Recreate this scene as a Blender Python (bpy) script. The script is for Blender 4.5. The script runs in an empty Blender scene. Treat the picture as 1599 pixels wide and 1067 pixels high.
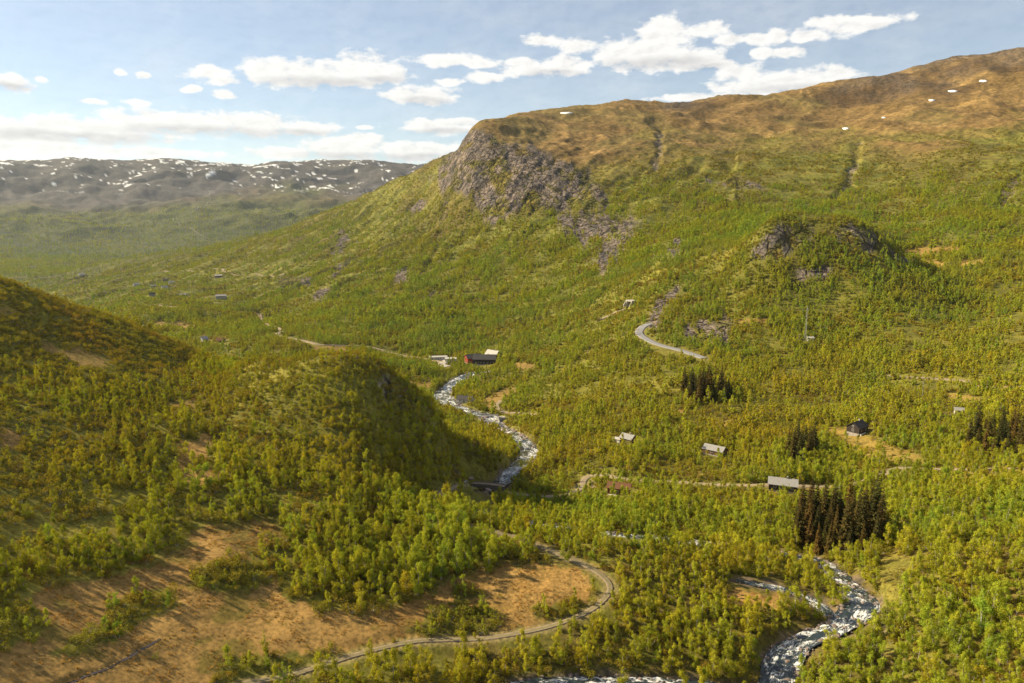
import bpy, math, random
import numpy as np

random.seed(7)
RNG = np.random.default_rng(7)
SC = bpy.context.scene
COL = SC.collection
rad = math.radians

# ------------------------------------------------------------------ camera
F = 1142.0                      # focal length in pixels of a 1599 px wide frame
PITCH = math.atan(193.5 / F)    # horizon about 193 px above the middle of the frame
cam_data = bpy.data.cameras.new("camera")
cam = bpy.data.objects.new("camera", cam_data)
COL.objects.link(cam)
cam.location = (0, 0, 0)
cam.rotation_euler = (math.pi / 2 - PITCH, 0, 0)
cam_data.sensor_width = 36.0
cam_data.lens = 36.0 * F / 1599.0
cam_data.clip_start = 1.0
cam_data.clip_end = 60000.0
SC.camera = cam
CP, SP = math.cos(PITCH), math.sin(PITCH)

# ------------------------------------------------------------------ light and exposure
SUN_AZ, SUN_EL = rad(-73.0), rad(32.0)      # left of the view direction, a little ahead
sun_dir = (math.sin(SUN_AZ) * math.cos(SUN_EL), math.cos(SUN_AZ) * math.cos(SUN_EL), math.sin(SUN_EL))
sl = bpy.data.lights.new("sun", 'SUN')
sl.energy = 5.0
sl.angle = rad(0.53)
sl.color = (1.0, 0.86, 0.59)
sun = bpy.data.objects.new("sun", sl)
COL.objects.link(sun)
from mathutils import Vector
sun.rotation_euler = Vector(sun_dir).to_track_quat('Z', 'Y').to_euler()

SC.view_settings.view_transform = 'Standard'
SC.view_settings.look = 'None'
SC.view_settings.gamma = 1.0
SC.view_settings.exposure = 0.98
SC.render.film_transparent = False
SC.cycles.max_bounces = 5
SC.cycles.diffuse_bounces = 2
SC.cycles.glossy_bounces = 2
SC.cycles.transmission_bounces = 3
SC.cycles.transparent_max_bounces = 6
SC.cycles.volume_bounces = 0
SC.cycles.use_denoising = True
try:
    SC.cycles.denoiser = 'OPENIMAGEDENOISE'
    SC.cycles.denoising_prefilter = 'ACCURATE'
except Exception:
    pass
SC.cycles.use_adaptive_sampling = False

# ------------------------------------------------------------------ sky with clouds
def ray(px, py):
    u = (px - 799.5) / F
    v = (533.5 - py) / F
    x, y, z = u, CP + v * SP, -SP + v * CP
    return math.atan2(x, y), z / math.hypot(x, y)

class NT:
    """small helper round a node tree"""
    def __init__(s, tree):
        s.t = tree
        tree.nodes.clear()
    def n(s, typ, **kw):
        nd = s.t.nodes.new(typ)
        for k, v in kw.items():
            setattr(nd, k, v)
        return nd
    def l(s, a, b):
        s.t.links.new(a, b)
    def setin(s, sock, v):
        if isinstance(v, bpy.types.NodeSocket):
            s.l(v, sock)
        else:
            sock.default_value = v
    def math(s, op, a, b=0.0, c=0.0, clamp=False):
        nd = s.n('ShaderNodeMath', operation=op, use_clamp=clamp)
        for i, v in enumerate((a, b, c)):
            s.setin(nd.inputs[i], v)
        return nd.outputs[0]
    def vmath(s, op, a, b=(0, 0, 0), c=(0, 0, 0)):
        nd = s.n('ShaderNodeVectorMath', operation=op)
        s.setin(nd.inputs[0], a)
        s.setin(nd.inputs[1], b)
        if op == 'MULTIPLY_ADD':
            s.setin(nd.inputs[2], c)
        return nd.outputs['Value'] if op in ('LENGTH', 'DOT_PRODUCT', 'DISTANCE') else nd.outputs[0]
    def noise(s, vec, scale, detail=3.0, rough=0.5, dist=0.0, color=False, dims='3D'):
        nd = s.n('ShaderNodeTexNoise', noise_dimensions=dims)
        if vec is not None:
            s.l(vec, nd.inputs['Vector'])
        nd.inputs['Scale'].default_value = scale
        nd.inputs['Detail'].default_value = detail
        nd.inputs['Roughness'].default_value = rough
        nd.inputs['Distortion'].default_value = dist
        return nd.outputs['Color'] if color else nd.outputs[0]
    def smooth(s, v, a, b, lo=0.0, hi=1.0):
        nd = s.n('ShaderNodeMapRange', interpolation_type='SMOOTHSTEP')
        s.setin(nd.inputs['Value'], v)
        nd.inputs['From Min'].default_value = a
        nd.inputs['From Max'].default_value = b
        nd.inputs['To Min'].default_value = lo
        nd.inputs['To Max'].default_value = hi
        return nd.outputs[0]
    def mix(s, f, a, b, mode='MIX'):
        nd = s.n('ShaderNodeMix', data_type='RGBA', blend_type=mode)
        s.setin(nd.inputs[0], f)
        s.setin(nd.inputs[6], a)
        s.setin(nd.inputs[7], b)
        return nd.outputs[2]

CLOUDS = [  # centre x, centre y, half width, half height (pixels of the photograph), weight
    (425, 112, 62, 26), (490, 116, 95, 24), (560, 108, 72, 26), (605, 116, 42, 18), (540, 128, 95, 12),
    (660, 150, 62, 19), (625, 150, 40, 10), (322, 114, 42, 15), (355, 149, 26, 8), (302, 140, 15, 6), (345, 128, 30, 8),
    (14, 130, 42, 14), (62, 124, 18, 6), (183, 113, 13, 5), (225, 118, 13, 5), (145, 158, 26, 5), (213, 160, 28, 6),
    (150, 204, 150, 22), (280, 190, 150, 20), (400, 194, 110, 21), (480, 199, 60, 14), (30, 205, 120, 22), (90, 196, 90, 14),
    (60, 234, 190, 14), (230, 238, 160, 9),
    (540, 232, 95, 20), (650, 236, 95, 20), (440, 238, 70, 12), (560, 218, 50, 10),
    (690, 197, 88, 15), (567, 199, 15, 5), (720, 190, 45, 8),
    (700, 94, 70, 13), (742, 99, 35, 9), (700, 127, 34, 7), (757, 121, 36, 12),
    (850, 65, 34, 12), (905, 72, 36, 15),
    (828, 110, 60, 14), (880, 104, 50, 18), (810, 98, 40, 7),
    (1035, 62, 55, 38), (1010, 82, 95, 29), (1080, 92, 70, 20), (960, 88, 50, 20), (1030, 44, 32, 24), (1120, 100, 40, 8),
    (1103, 48, 36, 14), (1140, 64, 36, 8), (1185, 62, 40, 11), (1215, 57, 30, 13), (1235, 82, 42, 9), (1187, 84, 22, 10), (1265, 56, 45, 10),
    (1340, 40, 85, 15), (1375, 38, 42, 12), (1295, 34, 40, 9),
    (1163, 114, 52, 18), (1255, 124, 105, 19), (1180, 135, 85, 14), (1300, 116, 52, 12), (1085, 151, 90, 7),
]

SHADED = [(500,131,115,11),(600,126,42,8),(662,158,52,8),(120,215,170,10),(330,206,150,10),(470,207,60,7),(1030,99,95,11),(1100,104,50,6),(870,117,60,7),(1250,139,95,8),(700,205,62,6),(540,244,85,8),(650,246,85,8),(20,137,40,6)]

world = bpy.data.worlds.new("World")
SC.world = world
world.use_nodes = True
w = NT(world.node_tree)
sky = w.n('ShaderNodeTexSky', sky_type='NISHITA')
sky.sun_disc = False
sky.sun_elevation = SUN_EL
sky.sun_rotation = SUN_AZ % (2 * math.pi)
sky.altitude = 600.0
sky.air_density = 1.0
sky.dust_density = 0.25
sky.ozone_density = 1.2
tc = w.n('ShaderNodeTexCoord')
sep = w.n('ShaderNodeSeparateXYZ')
w.l(tc.outputs['Generated'], sep.inputs[0])
az = w.math('ARCTAN2', sep.outputs[0], sep.outputs[1])
hyp = w.math('SQRT', w.math('ADD', w.math('MULTIPLY', sep.outputs[0], sep.outputs[0]), w.math('MULTIPLY', sep.outputs[1], sep.outputs[1])))
el = w.math('ARCTAN2', sep.outputs[2], hyp)
cmb = w.n('ShaderNodeCombineXYZ')
w.l(az, cmb.inputs[0]); w.l(el, cmb.inputs[1])
P0 = w.vmath('SCALE', cmb.outputs[0]); P0.node.inputs['Scale'].default_value = 100.0   # azimuth, elevation in 0.01 rad
Pn = w.vmath('MULTIPLY', P0, (1.0, 1.9, 1.0))                                       # clouds flattened by distance
warp = w.noise(Pn, 0.16, 3.0, 0.6, color=True)
wv = w.vmath('MULTIPLY', w.vmath('SUBTRACT', warp, (0.5, 0.5, 0.5)), (2.6, 1.1, 0.0))
Pw = w.vmath('ADD', P0, wv)
field = None
for (cx, cy, rx, ry) in CLOUDS:
    a, t = ray(cx, cy)
    e = math.atan(t)
    sx = rx / F * 100 * math.cos(math.atan((cx - 799.5) / F)) ** 1.3
    sy = ry / F * 100 * 1.0
    q = w.vmath('MULTIPLY_ADD', Pw, (1 / sx, 1 / sy, 0), (-a * 100 / sx, -e * 100 / sy, 0))
    ln = w.vmath('LENGTH', q)
    field = ln if field is None else w.math('MINIMUM', field, ln)
# the sky goes on with the same scattered cumulus outside the frame
other = w.noise(Pn, 0.055, 2.0, 0.5)
side = w.smooth(w.math('ABSOLUTE', az), rad(36.5), rad(44.0))
lowel = w.smooth(el, rad(22.0), rad(12.0))
ofield = w.math('SUBTRACT', 2.6, w.math('MULTIPLY', w.math('MULTIPLY', other, 3.6), w.math('MULTIPLY', side, lowel)))
field = w.math('MINIMUM', field, ofield)
n1 = w.noise(Pn, 0.36, 7.0, 0.60)
n2 = w.noise(w.vmath('ADD', Pn, (-0.7, 1.0, 0.0)), 0.36, 4.0, 0.60)
pot = w.math('ADD', w.math('SUBTRACT', 1.0, field), w.math('MULTIPLY', w.math('SUBTRACT', n1, 0.5), 1.9))
dens = w.smooth(pot, -0.1, 0.52)
thick = w.smooth(pot, 0.35, 1.3)
relief = w.math('MULTIPLY', w.math('SUBTRACT', n1, n2), 1.5)
shade = None
for (cx, cy, rx, ry) in SHADED:
    a, t = ray(cx, cy)
    q = w.vmath('MULTIPLY_ADD', Pw, (F / rx / 100, F / ry / 100, 0), (-a * F / rx, -math.atan(t) * F / ry, 0))
    ln = w.vmath('LENGTH', q)
    shade = ln if shade is None else w.math('MINIMUM', shade, ln)
under = w.smooth(w.math('ADD', shade, w.math('MULTIPLY', w.math('SUBTRACT', n2, 0.5), 1.6)), 1.25, 0.3)
lit = w.math('SUBTRACT', w.math('ADD', 0.93, relief), w.math('ADD', w.math('MULTIPLY', thick, 0.12), w.math('MULTIPLY', under, 0.75)), clamp=True)
cl = w.mix(lit, (5.4, 5.3, 5.25, 1), (8.2, 8.05, 7.7, 1))
veil = w.math('MULTIPLY', w.smooth(w.noise(Pn, 0.10, 4.0, 0.6), 0.35, 0.8), 0.16)
veil = w.math('ADD', veil, 0.21)
alpha = w.math('MAXIMUM', w.math('MULTIPLY', dens, 0.97), veil)
skycol = w.mix(alpha, sky.outputs[0], cl)
bg = w.n('ShaderNodeBackground')
bg.inputs['Strength'].default_value = 0.066
w.l(skycol, bg.inputs['Color'])
wo = w.n('ShaderNodeOutputWorld')
w.l(bg.outputs[0], wo.inputs['Surface'])
world.cycles.sampling_method = 'MANUAL'
world.cycles.sample_map_resolution = 512
# ------------------------------------------------------------------ numeric helpers
def sstep(a, b, x):
    t = np.clip((x - a) / (b - a), 0, 1)
    return t * t * (3 - 2 * t)

_PR = np.random.default_rng(99)
_PERM = np.tile(_PR.permutation(1024), 2).astype(np.int32)
_ga = _PR.uniform(0, 2 * math.pi, 2048)
_GX, _GY = np.cos(_ga).astype(np.float32), np.sin(_ga).astype(np.float32)

def gnoise(x, y, seed=0):
    fx = np.floor(x); fy = np.floor(y)
    dx = (x - fx).astype(np.float32); dy = (y - fy).astype(np.float32)
    ix = (fx.astype(np.int32) + seed * 37) & 1023; iy = (fy.astype(np.int32) + seed * 91) & 1023
    u = dx * dx * (3 - 2 * dx); v = dy * dy * (3 - 2 * dy)
    a0 = _PERM[ix]; a1 = _PERM[ix + 1]
    h = a0 + iy; h = _PERM[h & 1023]; n00 = _GX[h] * dx + _GY[h] * dy
    h = a1 + iy; h = _PERM[h & 1023]; n10 = _GX[h] * (dx - 1) + _GY[h] * dy
    h = a0 + iy + 1; h = _PERM[h & 1023]; n01 = _GX[h] * dx + _GY[h] * (dy - 1)
    h = a1 + iy + 1; h = _PERM[h & 1023]; n11 = _GX[h] * (dx - 1) + _GY[h] * (dy - 1)
    n0 = n00 + (n10 - n00) * u
    n1 = n01 + (n11 - n01) * u
    return (n0 + (n1 - n0) * v) * 1.5

def fbm(x, y, wl, octv, seed=0, gain=0.5):
    s = np.zeros(np.shape(x)); a = 1.0; f = 1.0 / wl
    for o in range(octv):
        s += a * gnoise(x * f + 17.3 * o, y * f - 9.1 * o, seed + o)
        a *= gain; f *= 2.03
    return s

def ridged(x, y, wl, octv, seed=0, gain=0.55):
    s = np.zeros(np.shape(x)); a = 1.0; f = 1.0 / wl
    for o in range(octv):
        s += a * (0.5 - np.abs(gnoise(x * f + 31.7 * o, y * f + 5.3 * o, seed + o)))
        a *= gain; f *= 2.1
    return s

# ------------------------------------------------------------------ the lie of the land: sight lines (column x: (row y, distance m)); 'z' entries are hidden ground at a height
COLS = {
 -350: [(1067,150),(950,176),(850,202),(760,232),(680,264),(600,306),(520,350),(440,395),(395,425),('z',-35,470),('z',-110,650),('z',-170,1000),('z',-200,2000),(418,3300),(402,4100),(370,4700),(330,5500),(290,6400),(256,7500)],
 0: [(1067,150),(960,172),(850,200),(760,230),(680,262),(600,305),(520,350),(460,385),(436,410),('z',-45,455),('z',-112,600),('z',-165,900),('z',-190,1400),('z',-212,2300),(419,3200),(405,4000),(385,4500),(350,5200),(310,6000),(280,6700),(255,7500)],
 100: [(1067,150),(950,174),(870,196),(790,222),(700,258),(620,300),(550,345),(500,385),(473,420),('z',-92,520),('z',-150,700),('z',-172,1000),('z',-190,1500),(446,2400),(425,3000),(408,3800),(395,4300),(370,4800),(330,5500),(290,6400),(268,6900),(250,7500)],
 200: [(1067,150),(960,172),(880,193),(800,220),(720,252),(650,290),(590,330),(540,375),(506,430),('z',-106,540),('z',-160,740),(490,1250),(470,1500),(440,2050),(420,2450),(403,2900),('z',-225,3500),(397,4250),(370,4900),(330,5600),(290,6400),(264,7100),(253,7600)],
 300: [(1067,150),(960,172),(880,193),(820,214),(740,246),(680,275),(620,318),(575,375),(548,425),('z',-114,520),('z',-160,720),(530,1000),(500,1200),(470,1500),(440,1850),(415,2200),(391,2700),('z',-170,3200),('z',-225,3900),(380,4500),(350,5100),(310,5900),(280,6600),(252,7500)],
 345: [(1067,150),(960,172),(880,191),(820,213),(745,243),(690,270),(640,300),(602,335),(580,372),('z',-112,460),('z',-155,650),(535,940),(503,1200),(470,1480),(435,1790),(405,2120),(382,2560),('z',-150,3100),('z',-220,3900),(362,4750),(310,5900),(280,6600),(254,7500)],
 400: [(1067,150),(980,168),(900,188),(820,213),(750,240),(700,262),(640,290),(590,318),(564,345),('z',-94,430),('z',-142,560),(540,880),(505,1200),(490,1300),(470,1450),(430,1750),(400,2050),(371,2450),('z',-120,3000),('z',-215,3900),(345,5000),(310,5900),(280,6600),(258,7500)],
 500: [(1067,150),(980,168),(900,188),(830,208),(770,230),(720,252),(660,272),(610,290),(578,303),(556,318),('z',-86,365),('z',-128,470),(538,850),(520,950),(500,1080),(470,1250),(440,1420),(400,1700),(365,2000),(337,2300),('z',-60,2900),('z',-200,4000),(310,6000),(280,6600),(251,7500)],
 565: [(1067,150),(920,183),(830,208),(770,232),(720,255),(660,275),(610,292),(577,304),(554,318),('z',-82,365),('z',-130,470),(560,790),(535,880),(505,1010),(470,1170),(430,1400),(380,1780),(340,2060),(308,2250),('z',-30,2900),('z',-190,4000),(285,6500),(251,7500)],
 620: [(1067,150),(1000,164),(920,182),(850,202),(795,226),(765,248),(710,275),(650,294),(612,303),(592,312),('z',-85,360),('z',-97,385),('z',-134,450),(575,740),(550,850),(525,930),(490,1050),(450,1230),(400,1480),(350,1750),(310,1980),(281,2200),('z',0,2900),('z',-180,4000),(256,7300)],
 680: [(1067,150),(1000,164),(930,180),(870,196),(820,214),(795,240),(772,262),(725,279),(685,291),(652,302),('z',-97,340),('z',-118,372),('z',-142,450),(632,600),(605,680),(570,770),(545,860),(520,920),(480,1060),(440,1220),(400,1400),(350,1600),(310,1750),(290,1850),(264,1950),(250,2050),('z',0,2900),('z',-160,4200),(262,7300)],
 740: [(1067,150),(1000,164),(930,180),(870,197),(820,218),(803,250),(786,312),(757,336),(735,341),(712,348),(690,356),('z',-132,400),('z',-140,450),(640,560),(600,680),(560,800),(530,900),(490,1030),(450,1160),(400,1330),(350,1480),(330,1530),(300,1575),(260,1640),(226,1700),(208,1760),(200,1830),('z',195,2150),('z',60,3000)],
 800: [(1067,150),(1000,163),(930,179),(860,200),(830,222),(810,255),(780,320),(745,345),(717,366),('z',-133,400),(690,440),(660,520),(620,600),(580,700),(540,830),(500,960),(450,1110),(400,1260),(350,1400),(335,1440),(300,1510),(262,1590),(230,1670),(204,1770),(188,1890),(180,2000),('z',242,2400),('z',150,3200)],
 870: [(1067,150),(1000,163),(930,179),(870,197),(840,215),(815,250),(785,310),(740,360),(700,410),(650,490),(600,600),(550,740),(500,880),(450,1040),(400,1180),(350,1330),(330,1390),(300,1470),(265,1560),(242,1640),(220,1740),(200,1860),(185,1980),(171,2100),('z',272,2500),('z',200,3200)],
 960: [(1067,152),(1000,165),(930,181),(870,200),(840,225),(825,245),(800,275),(765,315),(720,365),(685,410),(640,480),(600,560),(560,640),(520,720),(480,820),(440,960),(400,1100),(370,1200),(340,1320),(315,1400),(300,1450),(270,1540),(240,1660),(210,1850),(180,2080),(159,2300),('z',318,2700),('z',250,3400)],
 1050: [(1067,155),(1000,168),(930,185),(880,202),(850,225),(838,245),(800,280),(750,340),(700,395),(650,460),(600,540),(565,600),(547,640),(520,680),(490,730),(450,810),(420,880),(395,1000),(370,1120),(340,1260),(300,1420),(270,1540),(240,1680),(210,1880),(180,2120),(158,2350),('z',322,2800),('z',250,3500)],
 1140: [(1067,158),(1000,172),(940,188),(905,200),(870,220),(850,242),(800,290),(755,335),(705,390),(650,465),(600,540),(560,610),(520,680),(490,730),(450,785),(420,825),(392,875),(370,1050),(340,1230),(300,1420),(270,1550),(240,1700),(215,1880),(185,2150),(152,2450),('z',340,2800),('z',280,3500)],
 1200: [(1067,162),(1000,176),(950,190),(910,202),(880,220),(860,240),(820,275),(780,312),(740,352),(700,397),(650,465),(600,540),(560,610),(520,680),(480,730),(440,775),(412,800),(395,812),(366,828),(350,845),('z',-20,930),('z',-14,1060),(340,1230),(310,1380),(280,1510),(250,1650),(220,1850),(190,2100),(149,2450),('z',340,2800),('z',280,3500)],
 1250: [(1067,164),(1000,179),(940,196),(890,222),(860,244),(820,276),(780,315),(740,355),(700,400),(650,472),(600,545),(560,615),(520,685),(480,735),(440,778),(412,802),(390,820),(358,845),(338,862),('z',-20,950),('z',-10,1080),(338,1230),(310,1370),(280,1505),(250,1650),(220,1850),(190,2100),(141,2500),('z',360,2900)],
 1320: [(1067,164),(1030,171),(980,186),(940,198),(900,216),(880,228),(850,252),(800,297),(760,340),(720,385),(680,430),(640,490),(600,550),(560,620),(520,690),(480,742),(440,782),(410,808),(380,832),(354,852),(340,872),('z',-22,980),('z',-8,1100),(335,1230),(310,1360),(280,1500),(250,1650),(220,1850),(190,2100),(160,2350),(127,2560),('z',390,2900)],
 1365: [(1067,165),(1000,181),(940,196),(900,211),(860,236),(800,285),(740,348),(700,398),(640,478),(580,575),(520,680),(470,752),(430,800),(405,826),(378,850),(366,866),('z',-40,960),('z',-20,1080),(350,1190),(310,1370),(270,1540),(230,1730),(190,2010),(150,2380),(116,2620),('z',405,2950)],
 1420: [(1067,165),(1000,180),(950,192),(900,208),(860,228),(820,260),(780,300),(740,345),(700,395),(660,440),(620,500),(580,570),(540,640),(500,715),(470,768),(440,812),(420,850),(409,880),('z',-60,960),(395,1040),(370,1110),(340,1235),(300,1400),(260,1570),(230,1720),(200,1920),(170,2150),(140,2400),(103,2650),('z',430,3000)],
 1500: [(1067,165),(1000,180),(950,192),(900,205),(850,228),(800,265),(760,310),(725,355),(680,410),(640,470),(600,540),(560,620),(520,700),(480,790),(440,880),(400,980),(360,1120),(320,1280),(280,1440),(240,1610),(203,1830),(163,2120),(123,2450),(93,2700),('z',440,3000)],
 1599: [(1067,165),(1000,180),(950,192),(900,205),(850,225),(800,260),(750,310),(700,370),(650,440),(600,520),(560,600),(520,690),(480,780),(440,870),(400,970),(360,1110),(320,1260),(280,1420),(240,1590),(204,1800),(155,2150),(113,2450),(79,2650),('z',445,3000)],
 1950: [(1067,165),(1000,180),(900,205),(800,260),(750,310),(700,370),(640,450),(580,560),(520,690),(460,800),(400,930),(340,1120),(280,1350),(220,1600),(166,1950),(110,2350),(72,2650),('z',450,3000)],
}
pts = []
for px, prof in COLS.items():
    for e in prof:
        if e[0] == 'z':
            th, _ = ray(px, 480); pts.append((th, e[2], e[1] / e[2]))
        else:
            th, t = ray(px, e[0]); pts.append((th, e[1], t))
    th, _ = ray(px, 480)
    for d, z in ((120, -94.0), (90, -92.0), (60, -90.0)):
        pts.append((th, d, z / d))
    last = prof[-1]
    for d, z in ((9500, 330.0), (14000, 200.0)) if px < 700 else ((5000, 150.0), (9000, 100.0), (14000, 100.0)):
        pts.append((th, d, z / d))
pts = np.array(pts)
KS, KT = 1 / rad(7.0), 6.0
ps, pt_, pe = pts[:, 0] * KS, np.log(pts[:, 1]) * KT, pts[:, 2]
EPS2 = 0.02
A = np.sqrt((ps[:, None] - ps[None]) ** 2 + (pt_[:, None] - pt_[None]) ** 2 + EPS2)
wts = np.linalg.solve(A + 1e-6 * np.eye(len(A)), pe)

# ------------------------------------------------------------------ the grid: rows by distance, columns by bearing; finer where the land is steep or near
def seg(a, b, n):
    return np.exp(np.linspace(math.log(a), math.log(b), n, endpoint=False))
D = np.concatenate([seg(60, 145, 24), seg(145, 260, 190), seg(260, 480, 170), seg(480, 1000, 150), seg(1000, 1420, 80),
                    seg(1420, 1850, 140), seg(1850, 2750, 95), seg(2750, 4100, 34), seg(4100, 7800, 150), seg(7800, 14000, 12), [14000.0]])
T_IN = np.linspace(rad(-48), rad(48), 871)
T_L = np.linspace(rad(-180), rad(-48), 45)[:-1]
T_R = np.linspace(rad(48), rad(180), 45)[1:]
TH = np.concatenate([T_L, T_IN, T_R])
R, C = len(D), len(TH)
# the smooth land, worked out on every third line of the grid and carried to the rest by cubic interpolation
def catmull(i, n):
    """indices and weights that carry coarse samples to fine positions"""
    k = np.clip(np.floor(i).astype(int), 0, n - 2); f = i - k
    wgt = np.stack([-.5 * f + f * f - .5 * f ** 3, 1 - 2.5 * f * f + 1.5 * f ** 3, .5 * f + 2 * f * f - 1.5 * f ** 3, -.5 * f * f + .5 * f ** 3])
    return np.clip(np.stack([k - 1, k, k + 1, k + 2]), 0, n - 1), wgt
lt = np.log(D) * KT
thc = np.clip(TH, rad(-46), rad(46))
rpos = np.arange(0, R + 2, 3); cth = np.linspace(rad(-46), rad(46), 280)
lc = np.interp(rpos, np.arange(R), lt)
GC = np.zeros((len(lc), len(cth)))
sc_ = (cth * KS).astype(np.float32); psf = ps.astype(np.float32); wf = wts.astype(np.float64)
for i, tv in enumerate(lc):
    dt2 = ((tv - pt_) ** 2 + EPS2).astype(np.float32)
    GC[i] = np.sqrt((sc_[:, None] - psf[None]) ** 2 + dt2[None]) @ wf
ki, kw = catmull(np.arange(R) / 3.0, len(lc))
GR = sum(GC[ki[j]] * kw[j][:, None] for j in range(4))
ki, kw = catmull((thc - cth[0]) / (cth[1] - cth[0]), len(cth))
GE = sum(GR[:, ki[j]] * kw[j][None, :] for j in range(4))
DD, TT = np.meshgrid(D, TH, indexing='ij')
X, Y = DD * np.sin(TT), DD * np.cos(TT)
Z = GE * DD
# outside the wide view the land settles to a gently rolling upland
off = sstep(rad(46), rad(75), np.abs(TT))
Z = Z * (1 - off) + (-90 + 0.02 * np.minimum(DD, 5000)) * off

def project(x, y, z):
    yc = y * CP - z * SP
    up = y * SP + z * CP
    yc = np.where(yc > 1, yc, 1)
    return 799.5 + F * x / yc, 533.5 - F * up / yc

def grid_at(G, x, y):
    """bilinear value of a grid array at world positions"""
    x = np.asarray(x, float); y = np.asarray(y, float)
    d = np.clip(np.hypot(x, y), D[0], D[-1] - 1e-3); th = np.arctan2(x, y)
    r = np.clip(np.searchsorted(D, d, side='right') - 1, 0, R - 2)
    c = np.clip(np.searchsorted(TH, th, side='right') - 1, 0, C - 2)
    fr = (d - D[r]) / (D[r + 1] - D[r]); fc = (th - TH[c]) / (TH[c + 1] - TH[c])
    return (G[r, c] * (1 - fr) + G[r + 1, c] * fr) * (1 - fc) + (G[r, c + 1] * (1 - fr) + G[r + 1, c + 1] * fr) * fc

def hit(px, py, dmin=100.0, dmax=13000.0):
    """first ground point met by the sight line through a point of the photograph"""
    th, t = ray(px, py)
    c = int(np.clip(np.searchsorted(TH, th) - 1, 0, C - 2)); fc = (th - TH[c]) / (TH[c + 1] - TH[c])
    e = (Z[:, c] * (1 - fc) + Z[:, c + 1] * fc) / D
    ok = np.where((e >= t) & (D >= dmin) & (D <= dmax))[0]
    if len(ok) == 0:
        m = np.where((D >= dmin) & (D <= dmax), e, -9); i = int(np.argmax(m)); d = D[i]
    else:
        i = int(ok[0])
        d = D[i] if i == 0 else D[i - 1] + (D[i] - D[i - 1]) * np.clip((t - e[i - 1]) / (e[i] - e[i - 1] + 1e-9), 0, 1)
    return np.array([d * math.sin(th), d * math.cos(th)])

# ---- relief that the sight lines do not carry
near = sstep(900, 350, DD)
mid = sstep(420, 1000, DD) * sstep(4200, 3400, DD)
far = sstep(3900, 5200, DD)
slope_mtn = sstep(1000, 1500, DD) * sstep(3200, 2800, DD)
Z += near * (fbm(X, Y, 45, 4, 1) * 1.1 + fbm(X, Y, 9, 2, 2) * 0.22)
Z += mid * fbm(X, Y, 210, 6, 3, 0.52) * 6.5
Z += slope_mtn * (ridged(X, Y, 330, 5, 5, 0.5) - 0.55) * 32 * sstep(30, 200, Z)
wx = fbm(X, Y, 900, 3, 44) * 300
Z += far * ((ridged(X * 0.8 + wx, Y * 1.25 - wx, 1700, 6, 9, 0.5) - 0.6) * 125 + fbm(X, Y, 380, 6, 12, 0.55) * 30) * sstep(-230, 40, Z) * (1 - .55 * sstep(380, 560, Z))
# drainage ribs running down the wooded mountain side
rib = fbm((X * 0.86 - Y * 0.50) , (X * 0.50 + Y * 0.86) * 0.22, 46, 3, 21)
PXg, PYg = project(X, Y, Z)
Z += slope_mtn * rib * 8.0 * sstep(220, 60, Z) * (PXg < 1150)

# ------------------------------------------------------------------ land cover, patch by patch
def poly_mask(poly, soft=6.0, d0=0, d1=1e9, rough=1.0, wl=1.0, seed=60):
    """soft-edged mask of a patch of ground outlined on the photograph, as it lies on the land between two distances"""
    p = np.array(poly, float)
    x0, y0 = p.min(0) - 30; x1, y1 = p.max(0) + 30
    m = np.zeros(X.shape)
    sel = (PXg > x0) & (PXg < x1) & (PYg > y0) & (PYg < y1) & (DD > d0) & (DD < d1) & (Y > 0)
    if not sel.any():
        return m
    dd = DD[sel]
    wob = fbm(X[sel] / (dd * 0.02), Y[sel] / (dd * 0.05), wl, 4, seed, 0.6)
    qx, qy = PXg[sel], PYg[sel]
    inside = np.zeros(len(qx), bool); dist = np.full(len(qx), 1e9)
    n = len(p)
    for i in range(n):
        ax, ay = p[i]; bx, by = p[(i + 1) % n]
        cond = ((ay > qy) != (by > qy))
        with np.errstate(divide='ignore', invalid='ignore'):
            xin = (bx - ax) * (qy - ay) / (by - ay + 1e-12) + ax
        inside ^= cond & (qx < xin)
        ex, ey = bx - ax, by - ay
        tt = np.clip(((qx - ax) * ex + (qy - ay) * ey) / (ex * ex + ey * ey + 1e-9), 0, 1)
        dist = np.minimum(dist, np.hypot(qx - ax - tt * ex, (qy - ay - tt * ey) * 1.4))
    sd = np.where(inside, dist, -dist) + wob * soft * 1.6 * rough
    m[sel] = sstep(-soft, soft, sd)
    return m

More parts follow.
